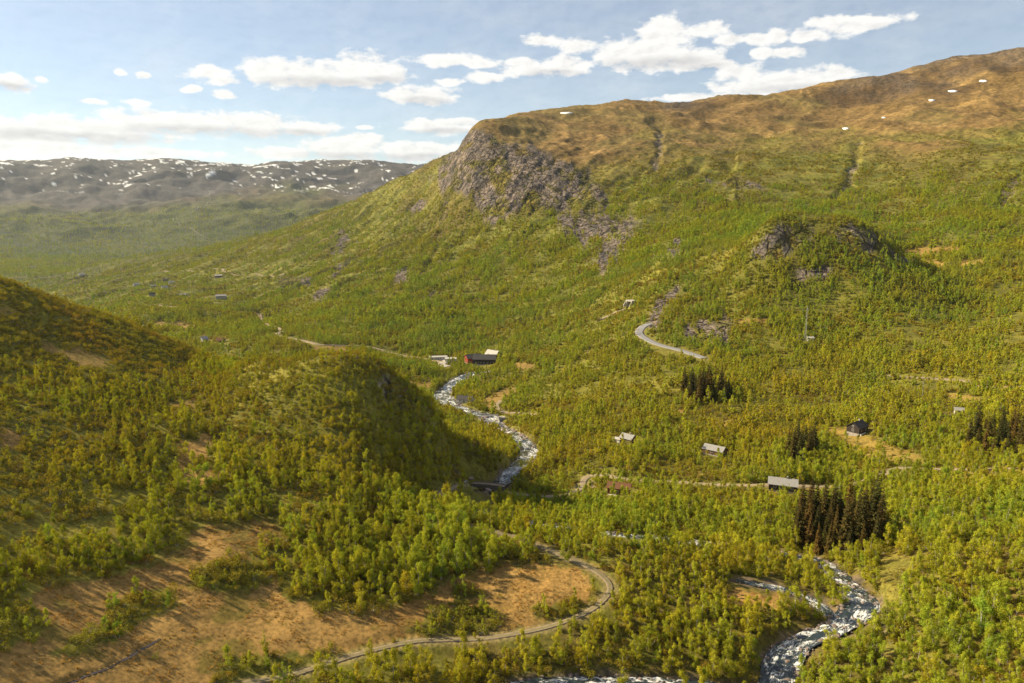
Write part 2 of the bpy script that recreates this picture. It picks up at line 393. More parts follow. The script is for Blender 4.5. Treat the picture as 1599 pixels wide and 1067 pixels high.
# bare rock (outline, relief strength)
ROCK = [
    ([(672,278),(690,246),(715,216),(738,200),(765,212),(800,226),(850,236),(900,262),(930,290),(965,318),(940,330),(905,322),(880,330),(845,336),(815,326),(790,345),(765,350),(740,318),(715,292),(690,305)], 5, 1.0, 1200, 2400),
    ([(868,338),(900,330),(960,334),(1005,345),(1003,362),(975,385),(958,420),(930,432),(926,405),(948,372),(905,378),(880,360)], 6, 0.55, 1000, 1900),
    ([(1168,402),(1188,372),(1216,354),(1266,352),(1262,372),(1240,392),(1205,406)], 3, 0.55, 700, 900),
    ([(1302,364),(1330,350),(1358,362),(1380,384),(1425,408),(1400,412),(1350,388),(1316,380)], 4, 0.5, 700, 950),
    ([(1222,440),(1250,420),(1300,418),(1300,428),(1258,436),(1240,452)], 3, 0.45, 680, 880),
    ([(1058,516),(1090,502),(1140,499),(1160,512),(1140,522),(1112,540),(1080,536)], 4, 0.45, 560, 800),
    ([(1012,512),(1016,490),(1036,462),(1062,448),(1050,466),(1030,488),(1022,514)], 3, 0.5, 600, 900),
    ([(1098,278),(1130,280),(1190,284),(1195,302),(1160,292),(1120,290)], 3, 0.4, 1200, 1800),
    ([(434,438),(452,430),(490,432),(492,444),(462,446),(440,450)], 3, 0.35, 1000, 1900),
    ([(512,392),(532,364),(556,378),(540,392),(520,398)], 3, 0.35, 1000, 2000),
    ([(484,474),(496,458),(520,450),(523,457),(505,470)], 2, 0.25, 1000, 1700),
    ([(515,436),(528,412),(546,404),(540,424),(524,440)], 3, 0.35, 1000, 1900),
    ([(606,446),(616,424),(634,418),(634,436),(618,450)], 3, 0.3, 1000, 1800),
    ([(656,470),(668,458),(690,454),(686,464),(668,473)], 3, 0.25, 900, 1600),
    ([(628,330),(645,316),(668,312),(664,324),(644,332)], 3, 0.3, 1300, 2100),
    ([(1040,390),(1060,372),(1072,376),(1052,398)], 3, 0.3, 900, 1400),
    ([(588,598),(606,590),(622,604),(632,630),(628,646),(612,628),(600,612)], 4, 0.6, 270, 420),
    ([(905,760),(920,752),(930,770),(915,778)], 3, 0.0, 280, 420),
    ([(1380,1000),(1402,960),(1380,930),(1362,940),(1372,965),(1365,995)], 4, 0.2, 160, 260),
]
rock = np.zeros(X.shape); relief = np.zeros(X.shape)
for i, (pl, sf, st, a, b) in enumerate(ROCK):
    m = poly_mask(pl, sf * 1.5, a, b, 1.25, .8, 100 + i)
    rock = np.maximum(rock, m); relief = np.maximum(relief, m * st)
# crags: blocky ledges and clefts pushed in and out along the line of sight and up and down
along = TT * DD
ca, sa = along * .8 - Z * .62, along * .5 + Z * .8
cr = ridged(ca, sa * 0.5, 55, 5, 33, 0.62) + 0.45 * fbm(ca, sa * 0.3, 15, 4, 35) + .5 * ridged(along * .4, Z, 38, 3, 36)
amp = relief * np.clip(DD / 1500.0, 0.12, 1.2)
DR = -amp * (cr - 0.8) * 6.5
X = (DD + DR) * np.sin(TT); Y = (DD + DR) * np.cos(TT)
Z += amp * (ridged(along * 0.7, DD, 30, 4, 37) - 0.5) * 4.5

# gullies on the mountain
for gl, dep in (([(1032,205),(1029,220),(1030,236),(1024,252),(1022,268)], 4.5), ([(1342,222),(1334,240),(1336,256),(1326,272),(1324,292),(1300,310)], 5.5), ([(1590,275),(1572,300),(1560,330)], 4), ([(700,300),(690,360),(660,430)], 5)):
    g = np.array([hit(*q, dmin=900, dmax=3300) for q in gl])
    dist = np.full(X.shape, 1e9)
    for a, b in zip(g[:-1], g[1:]):
        e = b - a; t = np.clip(((X - a[0]) * e[0] + (Y - a[1]) * e[1]) / (e @ e), 0, 1)
        dist = np.minimum(dist, np.hypot(X - a[0] - t * e[0], Y - a[1] - t * e[1]))
    dist = dist + fbm(X, Y, 30, 3, 71) * 7
    Z -= dep * sstep(15, 2, dist)
    rock = np.maximum(rock, 0.7 * sstep(11, 3, dist))
# ------------------------------------------------------------------ lines on the land: water and roads
def resample(p, step):
    p = np.asarray(p, float)
    q = []
    n = len(p)
    for i in range(n - 1):
        p0, p1, p2, p3 = p[max(i - 1, 0)], p[i], p[i + 1], p[min(i + 2, n - 1)]
        k = max(2, int(np.hypot(*(p2 - p1)[:2]) / step))
        for t in np.linspace(0, 1, k, endpoint=False):
            q.append(0.5 * ((2 * p1) + (-p0 + p2) * t + (2 * p0 - 5 * p1 + 4 * p2 - p3) * t * t + (-p0 + 3 * p1 - 3 * p2 + p3) * t ** 3))
    q.append(p[-1])
    return np.array(q)

def smooth1(v, n):
    k = np.ones(n) / n
    return np.convolve(np.pad(v, n // 2, mode='edge'), k, mode='valid')[:len(v)]

def trace(pix, step, dmin, dmax):
    return resample(np.array([list(hit(a, b, dmin, dmax)) + [ww] for a, b, ww in pix]), step)

def line_dist(line, reach):
    """distance to a line and index of its nearest point, for grid vertices within reach"""
    best = np.full(X.shape, 1e9); idx = np.zeros(X.shape, np.int32)
    dl = np.hypot(line[:, 0], line[:, 1]); tl = np.arctan2(line[:, 0], line[:, 1])
    for k in range(len(line)):
        g = reach + 4
        r0, r1 = np.searchsorted(D, [dl[k] - g - 30 * (dl[k] > 1200), dl[k] + g + 30 * (dl[k] > 1200)])
        c0, c1 = np.searchsorted(TH, [tl[k] - g / dl[k], tl[k] + g / dl[k]])
        w_ = (slice(max(r0 - 1, 0), r1 + 1), slice(max(c0 - 1, 0), c1 + 1))
        d2 = (X[w_] - line[k, 0]) ** 2 + (Y[w_] - line[k, 1]) ** 2
        m = d2 < best[w_]
        best[w_][m] = d2[m]; idx[w_][m] = k
    sel = np.where(best < reach * reach)
    return sel, np.sqrt(best[sel]), idx[sel]

RIVERS = [  # name, label, points (x, y, width m), distance limits
    ('river', 'white water river winding past the dam and the lodge in the valley',
     [(722,797,9),(742,786,9),(756,777,8.5),(772,760,8),(790,742,7.5),(814,720,7.5),(826,702,10),(812,685,10.5),(790,671,10),(772,658,10),(762,648,11),(735,641,10),(712,634,11),(694,622,16),(690,615,16),(702,602,11),(722,588,13),(745,582,12),(775,578,8)], 290, 900, 2.2),
    ('river', 'foaming stream tumbling through birches at the lower right',
     [(1205,1095,6.5),(1212,1064,6.5),(1222,1030,7.5),(1248,1000,5.5),(1296,980,5),(1330,958,6.5),(1346,936,7),(1332,914,5.5),(1304,890,5),(1278,872,4.5),(1225,864,5),(1150,856,6),(1090,848,7),(1030,840,6),(962,833,5),(880,822,5),(800,813,6),(770,808,7),(738,796,8)], 140, 340, 1.2),
    ('stream', 'narrow side channel glinting between birches left of the foaming stream',
     [(1150,904,1.6),(1185,911,2.6),(1215,917,2.6),(1250,928,2),(1275,942,3.5),(1300,962,3)], 150, 260, 1.2),
    ('stream', 'white stream running along the bottom edge of the picture',
     [(800,1072,4),(850,1067,4.5),(930,1066,5),(1010,1067,5),(1080,1072,5),(1150,1080,5),(1200,1090,5)], 140, 190, 1.2),
    ('stream', 'narrow dark brook cutting through the brown bog at the lower left',
     [(95,1072,1.1),(130,1056,.9),(165,1045,.8),(185,1034,.8),(205,1026,1.1),(216,1015,1.0),(232,1008,.8),(250,998,0.5)], 140, 220, 1.0),
    ('stream', 'thin white brook falling down the far mountain side',
     [(326,298,1),(328,312,1),(318,324,2),(300,332,3),(286,338,3),(270,342,3.5),(280,350,4),(300,358,3),(322,372,1.5)], 4000, 7600, 9.0),
]
ROADS = [  # name, label, points, width, material, distance limits
    ('gravel_track', 'pale gravel track curving round the brown bog in the foreground', [(380,1066),(440,1058),(500,1042),(560,1022),(640,1004),(700,1000),(780,994),(840,984),(900,964),(936,944),(953,920),(942,900),(908,880),(862,860),(822,845),(785,835),(765,829),(735,822)], 1.6, 'gravel', 145, 260),
    ('gravel_road', 'pale gravel road passing the grey roofed cabin on the right bank', [(880,776),(905,764),(915,748),(940,742),(975,748),(1010,751),(1060,754),(1120,757),(1180,758),(1250,760),(1300,760),(1340,755),(1375,742),(1410,732),(1470,732),(1540,733),(1640,731)], 3.0, 'gravel', 260, 480),
    ('gravel_road', 'gravel road leaving the stone arch bridge to the right', [(768,766),(790,769),(825,774),(860,777),(882,775)], 3.0, 'gravel', 280, 430),
    ('gravel_road', 'shaded track reaching the stone arch bridge from the left', [(655,800),(672,785),(690,770),(708,761),(722,758)], 3.0, 'gravel', 240, 400),
    ('gravel_road', 'winding pale road through the middle of the far valley', [(398,490),(408,497),(406,503),(420,509),(436,513),(440,518),(433,523),(444,527),(470,532),(495,538),(530,540),(565,541),(585,544),(602,549),(630,556),(660,560),(690,566)], 5.0, 'gravel', 700, 1500),
    ('paved_road', 'grey paved mountain road bending round the rock knoll', [(1016,503),(1010,507),(1003,512),(998,520),(1006,528),(1022,536),(1040,542),(1058,546),(1074,551),(1100,560)], 7.5, 'asphalt', 520, 900),
    ('gravel_road', 'short pale track leading up to the tunnel mouth', [(936,502),(950,494),(964,487),(976,480)], 5.0, 'gravel', 600, 1000),
    ('gravel_road', 'short pale track dropping to the little dam', [(784,626),(776,634),(780,641),(792,645),(815,646),(845,648)], 4.0, 'gravel', 440, 640),
    ('gravel_road', 'pale road strip between birches at the right edge', [(1385,588),(1415,589),(1450,591),(1500,594),(1520,597)], 5.0, 'gravel', 420, 700),
    ('gravel_road', 'reddish gravel strip cut by the right edge of the picture', [(1515,604),(1550,605),(1640,607)], 5.0, 'redgravel', 400, 700),
    ('gravel_road', 'thin pale road along the foot of the far spur', [(225,428),(262,425),(300,424),(345,420),(352,424),(400,428),(445,429)], 5.0, 'gravel', 1300, 2800),
    ('gravel_road', 'thin pale road in the far valley above the left ridge', [(190,474),(225,475),(250,478),(275,480),(295,480)], 6.0, 'gravel', 1000, 2000),
    ('gravel_road', 'pale yard and driveway in front of the lodge', [(668,561),(684,562),(700,561),(690,569),(700,573)], 8.0, 'yard', 700, 1000),
]
waters, roads = [], []
carved = np.zeros(X.shape)
for (nm, lab, pix, d0, d1, st) in RIVERS:
    ln = trace(pix, st, d0, d1)
    zs = grid_at(Z, ln[:, 0], ln[:, 1])
    zs = smooth1(zs, 9 if st < 5 else 3)
    drop = 0.9 if nm == 'river' else 0.3 if ln[0, 2] > 1.5 else 0.06
    zs = zs - drop
    big = st > 5
    sel, dist, idx = line_dist(ln, 16 if not big else 60)
    hw = ln[idx, 2] / 2
    k = sstep(hw * 0.85, hw + (4.5 if nm == 'river' else .9 if ln[0, 2] < 1.5 else 2.5) * (1 if not big else 8), dist)
    Z[sel] = (zs[idx] - (0.8 if nm == 'river' else 0.3 if ln[0, 2] > 1.5 else .08)) * (1 - k) + Z[sel] * k
    bank = sstep(hw + 2.6, hw + 0.2, dist + fbm(X[sel], Y[sel], 5, 2, 81) * 1.6)
    carved[sel] = np.maximum(carved[sel], bank * (0 if big or ln[0, 2] < 1.5 else 1))
    waters.append((nm, lab, ln, zs, st))
roadm = np.zeros(X.shape)
for (nm, lab, pix, wd, mt, d0, d1) in ROADS:
    ln = trace([(a, b, wd) for a, b in pix], 1.5 if d1 < 500 else 3.0, d0, d1)
    zs = smooth1(grid_at(Z, ln[:, 0], ln[:, 1]), 9)
    sel, dist, idx = line_dist(ln, wd / 2 + 8)
    k = sstep(wd / 2 + 0.4, wd / 2 + 4.5, dist)
    Z[sel] = (zs[idx] - 0.05) * (1 - k) + Z[sel] * k
    roadm[sel] = np.maximum(roadm[sel], sstep(wd / 2 + 2.2, wd / 2 + 0.6, dist))
    roads.append((nm, lab, ln, zs, wd, mt))
PXg, PYg = project(X, Y, Z)
E = Z / np.hypot(X, Y)
CM = np.maximum.accumulate(E, axis=0)
VIS = np.vstack([np.full((1, C), -9.0), CM[:-1]])      # steepest sight line already blocked by nearer ground

# ------------------------------------------------------------------ what grows where
def pick(*polys):
    m = np.zeros(X.shape)
    for k, pl in enumerate(polys):
        m = np.maximum(m, poly_mask(*pl, seed=200 + k * 3))
    return m
BOG = [
    ([(-60,1090),(-60,990),(20,958),(70,915),(150,905),(240,882),(285,850),(322,818),(400,810),(442,824),(440,850),(392,866),(428,900),(440,930),(500,952),(560,964),(640,952),(690,910),(735,896),(790,882),(850,878),(905,890),(925,918),(905,955),(840,982),(775,988),(735,968),(680,990),(600,1005),(520,1018),(430,1022),(360,1030),(330,1064),(320,1090)], 7, 0, 300),
    ([(1130,925),(1180,922),(1235,935),(1245,948),(1190,958),(1140,948)], 8, 0, 260), ([(1570,962),(1620,955),(1620,985),(1585,982)], 8, 0, 260),
    ([(256,636),(300,622),(330,626),(300,640)], 6, 0, 500), ([(285,690),(330,676),(330,690),(300,760),(286,750)], 7, 0, 420), ([(300,735),(370,730),(350,756),(300,760)], 7, 0, 400),
    ([(60,535),(120,545),(180,566),(165,575),(100,566)], 6, 0, 500), ([(0,668),(40,680),(30,700),(0,700)], 6, 0, 420), ([(0,480),(60,486),(50,494),(0,494)], 5, 0, 500),
    ([(640,598),(672,596),(676,610),(650,612)], 4, 500, 900), ([(745,628),(780,610),(800,600),(806,612),(780,632),(765,642)], 4, 450, 800), ([(800,566),(840,566),(835,578),(805,577)], 4, 600, 1000),
    ([(1120,656),(1150,652),(1140,668),(1110,664)], 4, 380, 600), ([(1048,640),(1075,632),(1070,650)], 4, 380, 600), ([(1085,690),(1105,682),(1100,700)], 4, 340, 500),
    ([(240,500),(310,506),(300,514),(240,510)], 4, 900, 1500), ([(470,540),(560,542),(540,552),(480,548)], 4, 700, 1100), ([(1130,500),(1180,496),(1200,500),(1160,508)], 3, 600, 800),
    ([(1365,390),(1480,385),(1500,392),(1420,400)], 5, 900, 1300), ([(1380,402),(1480,412),(1560,405),(1500,420)], 5, 880, 1300),
    ([(560,955),(700,930),(740,960),(620,975)], 8, 0, 300),
]
MEADOW = [
    ([(-20,822),(60,815),(150,818),(235,840),(215,862),(150,850),(60,840),(-20,850)], 8, 0, 300),
    ([(1372,880),(1440,860),(1500,880),(1480,940),(1420,990),(1390,960),(1378,920)], 12, 0, 260),
    ([(296,527),(340,525),(362,530),(352,540),(300,538)], 4, 850, 1300), ([(1185,765),(1300,762),(1290,776),(1200,774)], 5, 280, 420),
    ([(1288,672),(1320,664),(1360,682),(1425,702),(1440,722),(1380,728),(1325,712)], 6, 300, 560), ([(1420,745),(1599,735),(1599,745),(1450,756)], 5, 280, 480),
    ([(1480,615),(1540,622),(1520,640),(1480,630)], 5, 380, 600), ([(1040,746),(1090,735),(1100,745)], 4, 300, 420),
]
ISLES = [([(298,905),(320,878),(370,868),(410,880),(425,905),(400,922),(340,930)], 6, 0, 300),
         ([(165,965),(190,930),(235,920),(270,925),(276,945),(230,975),(175,1000),(110,1025),(85,1020)], 6, 0, 300),
         ([(-40,1000),(-40,935),(30,938),(75,960),(80,985),(40,1005),(-10,1015)], 6, 0, 300),
         ([(640,985),(700,945),(765,955),(785,975),(770,998),(690,1000)], 6, 0, 300), ([(405,852),(440,840),(455,855),(420,862)], 4, 0, 300),
         ([(700,925),(735,915),(748,930),(715,945)], 4, 0, 300), ([(835,950),(880,938),(925,945),(905,965),(850,978)], 5, 0, 300)]
bog = pick(*BOG); meadow = pick(*MEADOW); isle = pick(*ISLES)
nearbog = bog * (DD < 300)
bog = bog * (1 - isle); 

line = np.interp(PXg, [560, 650, 720, 760, 830, 900, 960, 1000, 1060, 1200, 1330, 1450, 1599, 1700], [240, 250, 215, 218, 236, 262, 258, 240, 230, 226, 226, 228, 212, 206])
moor = sstep(34, -36, PYg - line + fbm(X, Y, 260, 5, 91, 0.6) * 40) * (DD > 1250) * sstep(4200, 3600, DD) * (PXg > 560)
moorfree = sstep(60, -10, PYg - line + fbm(X, Y, 160, 5, 93, 0.6) * 55) * (DD > 1250) * sstep(4200, 3600, DD) * (PXg > 560)
farm = sstep(3700, 4300, DD)

h1 = fbm(X, Y, 60, 5, 301, 0.6); h2 = fbm(X, Y, 14, 4, 302, 0.6); h3 = fbm(X, Y, 240, 4, 303)
h4 = fbm(X, Y, 500, 6, 304, 0.6)
def lerp(a, b, m):
    return a * (1 - m[..., None]) + b * m[..., None]
c3 = lambda r, g, b: np.array([r, g, b])[None, None]
base = lerp(c3(.15, .14, .026), c3(.235, .205, .036), sstep(-.5, .6, h1 + h2 * .5))
base = lerp(base, c3(.25, .15, .045), sstep(.30, .75, h2 * .6 + h3 * .7 + h1 * .3) * 0.75)
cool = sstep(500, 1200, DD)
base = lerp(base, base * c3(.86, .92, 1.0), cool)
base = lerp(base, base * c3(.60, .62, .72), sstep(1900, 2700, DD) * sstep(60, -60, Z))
upper = sstep(-40, 60, Z) * (DD > 900) * (1 - farm)
base = lerp(base, c3(.20, .165, .036), upper * 0.75 * sstep(-.5, .4, h1 + h3))
mcol = lerp(c3(.17, .15, .028), c3(.27, .185, .046), sstep(280, 320, DD) * sstep(620, 580, DD))
base = lerp(base, mcol, meadow * 0.85)
h5 = fbm(X, Y, 5, 3, 306, .6)
bogc = lerp(c3(.30, .185, .060), c3(.205, .118, .036), sstep(-.5, .6, h1 + .7 * h2 + .5 * h5))
bogc = lerp(bogc, c3(.17, .135, .03), sstep(.05, .5, h2 + .5 * h1 + .3 * h5) * 0.75)
bogc = lerp(bogc, c3(.38, .22, .066), sstep(.25, .7, h3 + .5 * h2) * 0.6)
bogc = lerp(bogc, c3(.24, .165, .045), sstep(280, 340, DD) * .6)
base = lerp(base, bogc, bog)
tan = ridged(X + h4 * 120, Y * 1.3, 150, 5, 311, 0.6)
moorc = lerp(c3(.18, .115, .042), c3(.30, .195, .074), sstep(.55, 1.0, tan))
moorc = lerp(moorc, c3(.10, .063, .028), sstep(.1, .7, h4 + .5 * h3))
moorc = lerp(moorc, c3(.15, .125, .04), sstep(.2, .8, h3 - h4) * 0.5)
greyt = sstep(330, 520, Z + fbm(X, Y, 200, 5, 312, .6) * 120)
moorc = lerp(moorc, c3(.175, .14, .11), greyt * 0.75)
base = lerp(base, moorc, moor)
rockc = lerp(c3(.29, .23, .19), c3(.20, .165, .145), sstep(-.3, .5, fbm(along, Z, 40, 5, 315, .6)))
rockc = lerp(rockc, c3(.12, .11, .105), sstep(.25, .65, fbm(along * 1.6, Z * .5, 26, 4, 316, .6)) * 0.8)
rockc = lerp(rockc, c3(.15, .135, .04), sstep(.35, .6, fbm(along, Z, 55, 4, 317, .6)) * 0.9)
base = lerp(base, rockc, rock * sstep(-.42, .02, fbm(along, Z * 1.2, 60, 5, 318, .6) + (relief > .8) * .16 - .06))
# far mountains: woods in the valley, then heath, then bare grey rock and lying snow
fz = Z + fbm(X, Y, 1200, 5, 321, .55) * 150
fcol = lerp(c3(.055, .070, .022), c3(.095, .10, .034), sstep(-190, -60, fz))
fcol = lerp(fcol, c3(.045, .055, .02), sstep(-.1, .4, fbm(X, Y * 1.6, 180, 4, 328, .6)) * sstep(120, -60, fz) * .75)
fcol = lerp(fcol, c3(.125, .09, .045), sstep(-20, 150, fz) * sstep(-.5, .4, h4))
fcol = lerp(fcol, c3(.088, .080, .080), sstep(60, 240, fz))  # rock grey cooled in the colour to carry extra distance haze
fcol = lerp(fcol, c3(.085, .075, .07), sstep(.1, .6, fbm(X, Y, 260, 5, 322, .6)) * sstep(60, 260, fz) * .8)
snown = (ridged(X * .6 + Y * .2, Y * 1.0, 165, 5, 325, .62) - .82) * 1.9 + .30 * fbm(X, Y, 1300, 2, 326)
_t = np.quantile(snown[(farm > .9) & (Z > 260) & (np.abs(TT) < .7)], .85)
snow = sstep(_t, _t + .10, snown + (sstep(150, 560, Z) - .8) * .35) * sstep(150, 250, Z) * farm
fcol = lerp(fcol, c3(.86, .87, .90), snow)
base = lerp(base, fcol, farm)
# under the birches the ground is brown litter and bilberry, darkened in the colour for shade between crowns
litter_shade = sstep(.25, .75, fbm(X, Y, 60, 5, 301, 0.6) * .9 + h3 * .7 + h2 * .35 + .35) * (1 - bog) * (1 - meadow) * (1 - moor) * (1 - rock) * (1 - farm)
base = lerp(base, lerp(c3(.105, .085, .024), c3(.075, .075, .022), sstep(-.3, .3, h2)), litter_shade * .62)
# river banks: wet stones
base = lerp(base, lerp(c3(.15, .11, .08), c3(.08, .066, .055), sstep(-.2, .4, h2)), carved * 0.9)
base = lerp(base, c3(.26, .20, .10), roadm * 0.6)
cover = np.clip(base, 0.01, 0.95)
rockw = np.clip(np.maximum(rock, greyt * moor * .6), 0, 1)

# how thickly trees stand
forest = np.maximum(sstep(-.60, .50, h1 * .9 + h3 * .7 + h2 * .35 + .14) * .97, .28)
forest *= 1 - bog; forest *= 1 - meadow * 0.96; forest *= 1 - rock * 0.95; forest *= 1 - np.clip(carved * 1.3, 0, 1); forest *= 1 - roadm
forest *= 1 - moorfree
forest *= 1 - 0.75 * sstep(0, 130, Z) * (DD > 900)
DENSE = [([(440,850),(470,800),(560,790),(660,800),(760,815),(800,850),(790,900),(700,905),(640,945),(560,955),(470,945),(430,905)], 6, 0, 300),
         ([(330,1080),(430,1040),(560,1030),(700,1012),(850,1000),(960,960),(1000,900),(940,850),(1200,870),(1240,930),(1190,1060),(1100,1080)], 8, 0, 300),
         ([(560,650),(620,600),(700,690),(800,720),(780,745),(700,750),(640,790),(540,770)], 6, 200, 420),
         ([(400,575),(480,556),(560,552),(615,585),(640,640),(600,680),(480,640),(400,610)], 8, 230, 420),
         ([(1250,1080),(1370,980),(1440,880),(1620,840),(1620,1080)], 8, 0, 300),
         ([(800,760),(960,770),(1230,780),(1240,850),(960,820),(800,800)], 6, 200, 340), ([(1380,760),(1620,750),(1620,840),(1400,850)], 6, 200, 340)]
forest *= 1 - slope_mtn * .9 * sstep(-.1, .4, rib * .8 + h2 * .5)
dense = pick(*DENSE) * (1 - bog) * (1 - roadm) * (1 - np.clip(carved * 1.3, 0, 1)) * (1 - rock * .95)
hill = pick(([(-80,480),(0,440),(120,480),(300,545),(430,570),(540,556),(610,580),(640,700),(560,780),(300,800),(0,800),(-80,800)], 10, 230, 470))
forest = np.maximum(forest, hill * .60 * (1 - bog))
lowscrub = pick(([(-80,420),(0,425),(120,470),(310,545),(300,580),(160,590),(0,560),(-80,560)], 12, 230, 520))
forest = np.maximum(forest * (1 - .35 * lowscrub), dense * (.66 + .3 * sstep(-.4, .4, h1)))
forest = np.maximum(forest, isle * 0.35)
forest[:, np.abs(TH) > rad(52)] *= 0.0
# ------------------------------------------------------------------ building blocks
ORD = ['first', 'second', 'third', 'fourth', 'fifth', 'sixth', 'seventh', 'eighth', 'ninth', 'tenth', 'eleventh', 'twelfth', 'thirteenth', 'fourteenth', 'fifteenth', 'sixteenth', 'seventeenth', 'eighteenth', 'nineteenth', 'twentieth']
def ordinal(i):
    if i < 20: return ORD[i]
    t = (i + 1) // 10; u = (i + 1) % 10
    tens = ['', '', 'twenty', 'thirty', 'forty', 'fifty', 'sixty']
    return tens[t] + '-' + ORD[u - 1] if u else ['', '', 'twentieth', 'thirtieth', 'fortieth', 'fiftieth', 'sixtieth'][t]

def new_obj(name, me, parent=None, **props):
    o = bpy.data.objects.new(name, me)
    COL.objects.link(o)
    if parent is not None:
        o.parent = parent
    for k, v in props.items():
        o[k] = v
    return o

def mesh_np(name, verts, faces, mats=(), matidx=None, smooth=False):
    """mesh from numpy arrays; faces is (n,3) or (n,4)"""
    verts = np.asarray(verts, np.float32); faces = np.asarray(faces, np.int32)
    me = bpy.data.meshes.new(name)
    k = faces.shape[1]
    me.vertices.add(len(verts)); me.vertices.foreach_set('co', verts.ravel())
    me.loops.add(faces.size); me.loops.foreach_set('vertex_index', faces.ravel())
    me.polygons.add(len(faces))
    me.polygons.foreach_set('loop_start', np.arange(0, faces.size, k, dtype=np.int32))
    me.polygons.foreach_set('loop_total', np.full(len(faces), k, np.int32))
    for m in mats:
        me.materials.append(m)
    if matidx is not None:
        me.polygons.foreach_set('material_index', np.asarray(matidx, np.int32))
    me.polygons.foreach_set('use_smooth', np.full(len(faces), smooth))
    me.update(calc_edges=True)
    return me

def principled(name, color=(.5, .5, .5), rough=0.8, spec=0.3):
    m = bpy.data.materials.new(name)
    m.use_nodes = True
    t = NT(m.node_tree)
    b = t.n('ShaderNodeBsdfPrincipled')
    b.inputs['Base Color'].default_value = (*color, 1)
    b.inputs['Roughness'].default_value = rough
    b.inputs['Specular IOR Level'].default_value = spec
    o = t.n('ShaderNodeOutputMaterial')
    t.l(b.outputs[0], o.inputs['Surface'])
    return m, t, b, o

def pos(t):
    return t.n('ShaderNodeNewGeometry').outputs['Position']

def mottled(name, c1, c2, scale, rough=0.85, bump=0.0, detail=5.0, bdist=0.05, spec=0.2, aniso=None):
    m, t, b, o = principled(name, c1, rough, spec)
    tcn = t.n('ShaderNodeTexCoord').outputs['Object']
    v = t.vmath('MULTIPLY', tcn, aniso) if aniso else tcn
    n = t.noise(v, scale, detail, 0.6)
    t.l(t.mix(t.smooth(n, 0.3, 0.7), (*c1, 1), (*c2, 1)), b.inputs['Base Color'])
    if bump:
        bn = t.n('ShaderNodeBump'); bn.inputs['Strength'].default_value = bump; bn.inputs['Distance'].default_value = bdist
        t.l(n, bn.inputs['Height']); t.l(bn.outputs[0], b.inputs['Normal'])
    return m

# ------------------------------------------------------------------ the ground
def ground_material():
    m, t, b, o = principled('ground_cover', rough=0.95, spec=0.08)
    at = t.n('ShaderNodeVertexColor', layer_name='cover').outputs[0]
    rk = t.n('ShaderNodeAttribute', attribute_name='rock').outputs['Fac']
    p = pos(t)
    cd = t.vmath('LENGTH', p)
    s = t.smooth(cd, 350, 1800)
    # tufts and hummocks close by, thickets and boulder fields further out
    nf = t.noise(p, 0.85, 3.0, 0.65)
    nm = t.noise(p, 0.11, 4.0, 0.62)
    nb = t.noise(p, 0.022, 3.0, 0.62)
    n = t.math('ADD', t.math('MULTIPLY', nf, t.math('SUBTRACT', 1.0, s)), t.math('MULTIPLY', nm, s))
    n = t.math('ADD', t.math('MULTIPLY', n, 0.65), t.math('MULTIPLY', nb, 0.35))
    f = t.smooth(n, 0.34, 0.66)
    c = t.mix(f, t.mix(1.0, at, (.50, .52, .50, 1), 'MULTIPLY'), t.mix(1.0, at, (1.32, 1.26, 1.18, 1), 'MULTIPLY'))
    # cracks in bare rock
    pr = t.vmath('MULTIPLY', p, (1, 1, 0.45))
    vr = t.noise(pr, 0.09, 5.0, 0.68, 0.6)
    crack = t.smooth(t.math('ABSOLUTE', t.math('SUBTRACT', vr, 0.5)), 0.0, 0.05)
    vo = t.n('ShaderNodeTexVoronoi', feature='DISTANCE_TO_EDGE'); vo.inputs['Scale'].default_value = 0.055
    pw = t.vmath('ADD', t.vmath('MULTIPLY', p, (1.0, 1.0, 0.5)), t.vmath('SCALE', t.noise(p, 0.05, 2.0, 0.6, color=True)))
    pw.node.inputs[1].links[0].from_node.inputs['Scale'].default_value = 26.0
    t.l(pw, vo.inputs['Vector'])
    joint = t.smooth(vo.outputs['Distance'], 0.0, 0.10)
    stain = t.smooth(t.noise(t.vmath('MULTIPLY', p, (1.0, 1.0, 0.12)), 0.16, 3.0, 0.6), 0.42, 0.62)
    cs = t.mix(t.math('MULTIPLY', stain, 0.4), c, t.mix(1.0, c, (.42, .43, .46, 1), 'MULTIPLY'))
    cr = t.mix(t.math('MULTIPLY', crack, joint), t.mix(1.0, cs, (.32, .32, .33, 1), 'MULTIPLY'), cs)
    c = t.mix(rk, c, cr)
    t.l(c, b.inputs['Base Color'])
    b1 = t.n('ShaderNodeBump'); b1.inputs['Strength'].default_value = 0.8
    t.l(t.math('ADD', 0.25, t.math('MULTIPLY', s, 4.0)), b1.inputs['Distance'])
    t.l(n, b1.inputs['Height'])
    b2 = t.n('ShaderNodeBump'); b2.inputs['Distance'].default_value = 9.0
    t.l(t.math('MULTIPLY', rk, 0.9), b2.inputs['Strength'])
    t.l(t.math('ADD', vr, t.math('MULTIPLY', joint, 0.35)), b2.inputs['Height']); t.l(b1.outputs[0], b2.inputs['Normal'])
    t.l(b2.outputs[0], b.inputs['Normal'])
    return m
M_GROUND = ground_material()

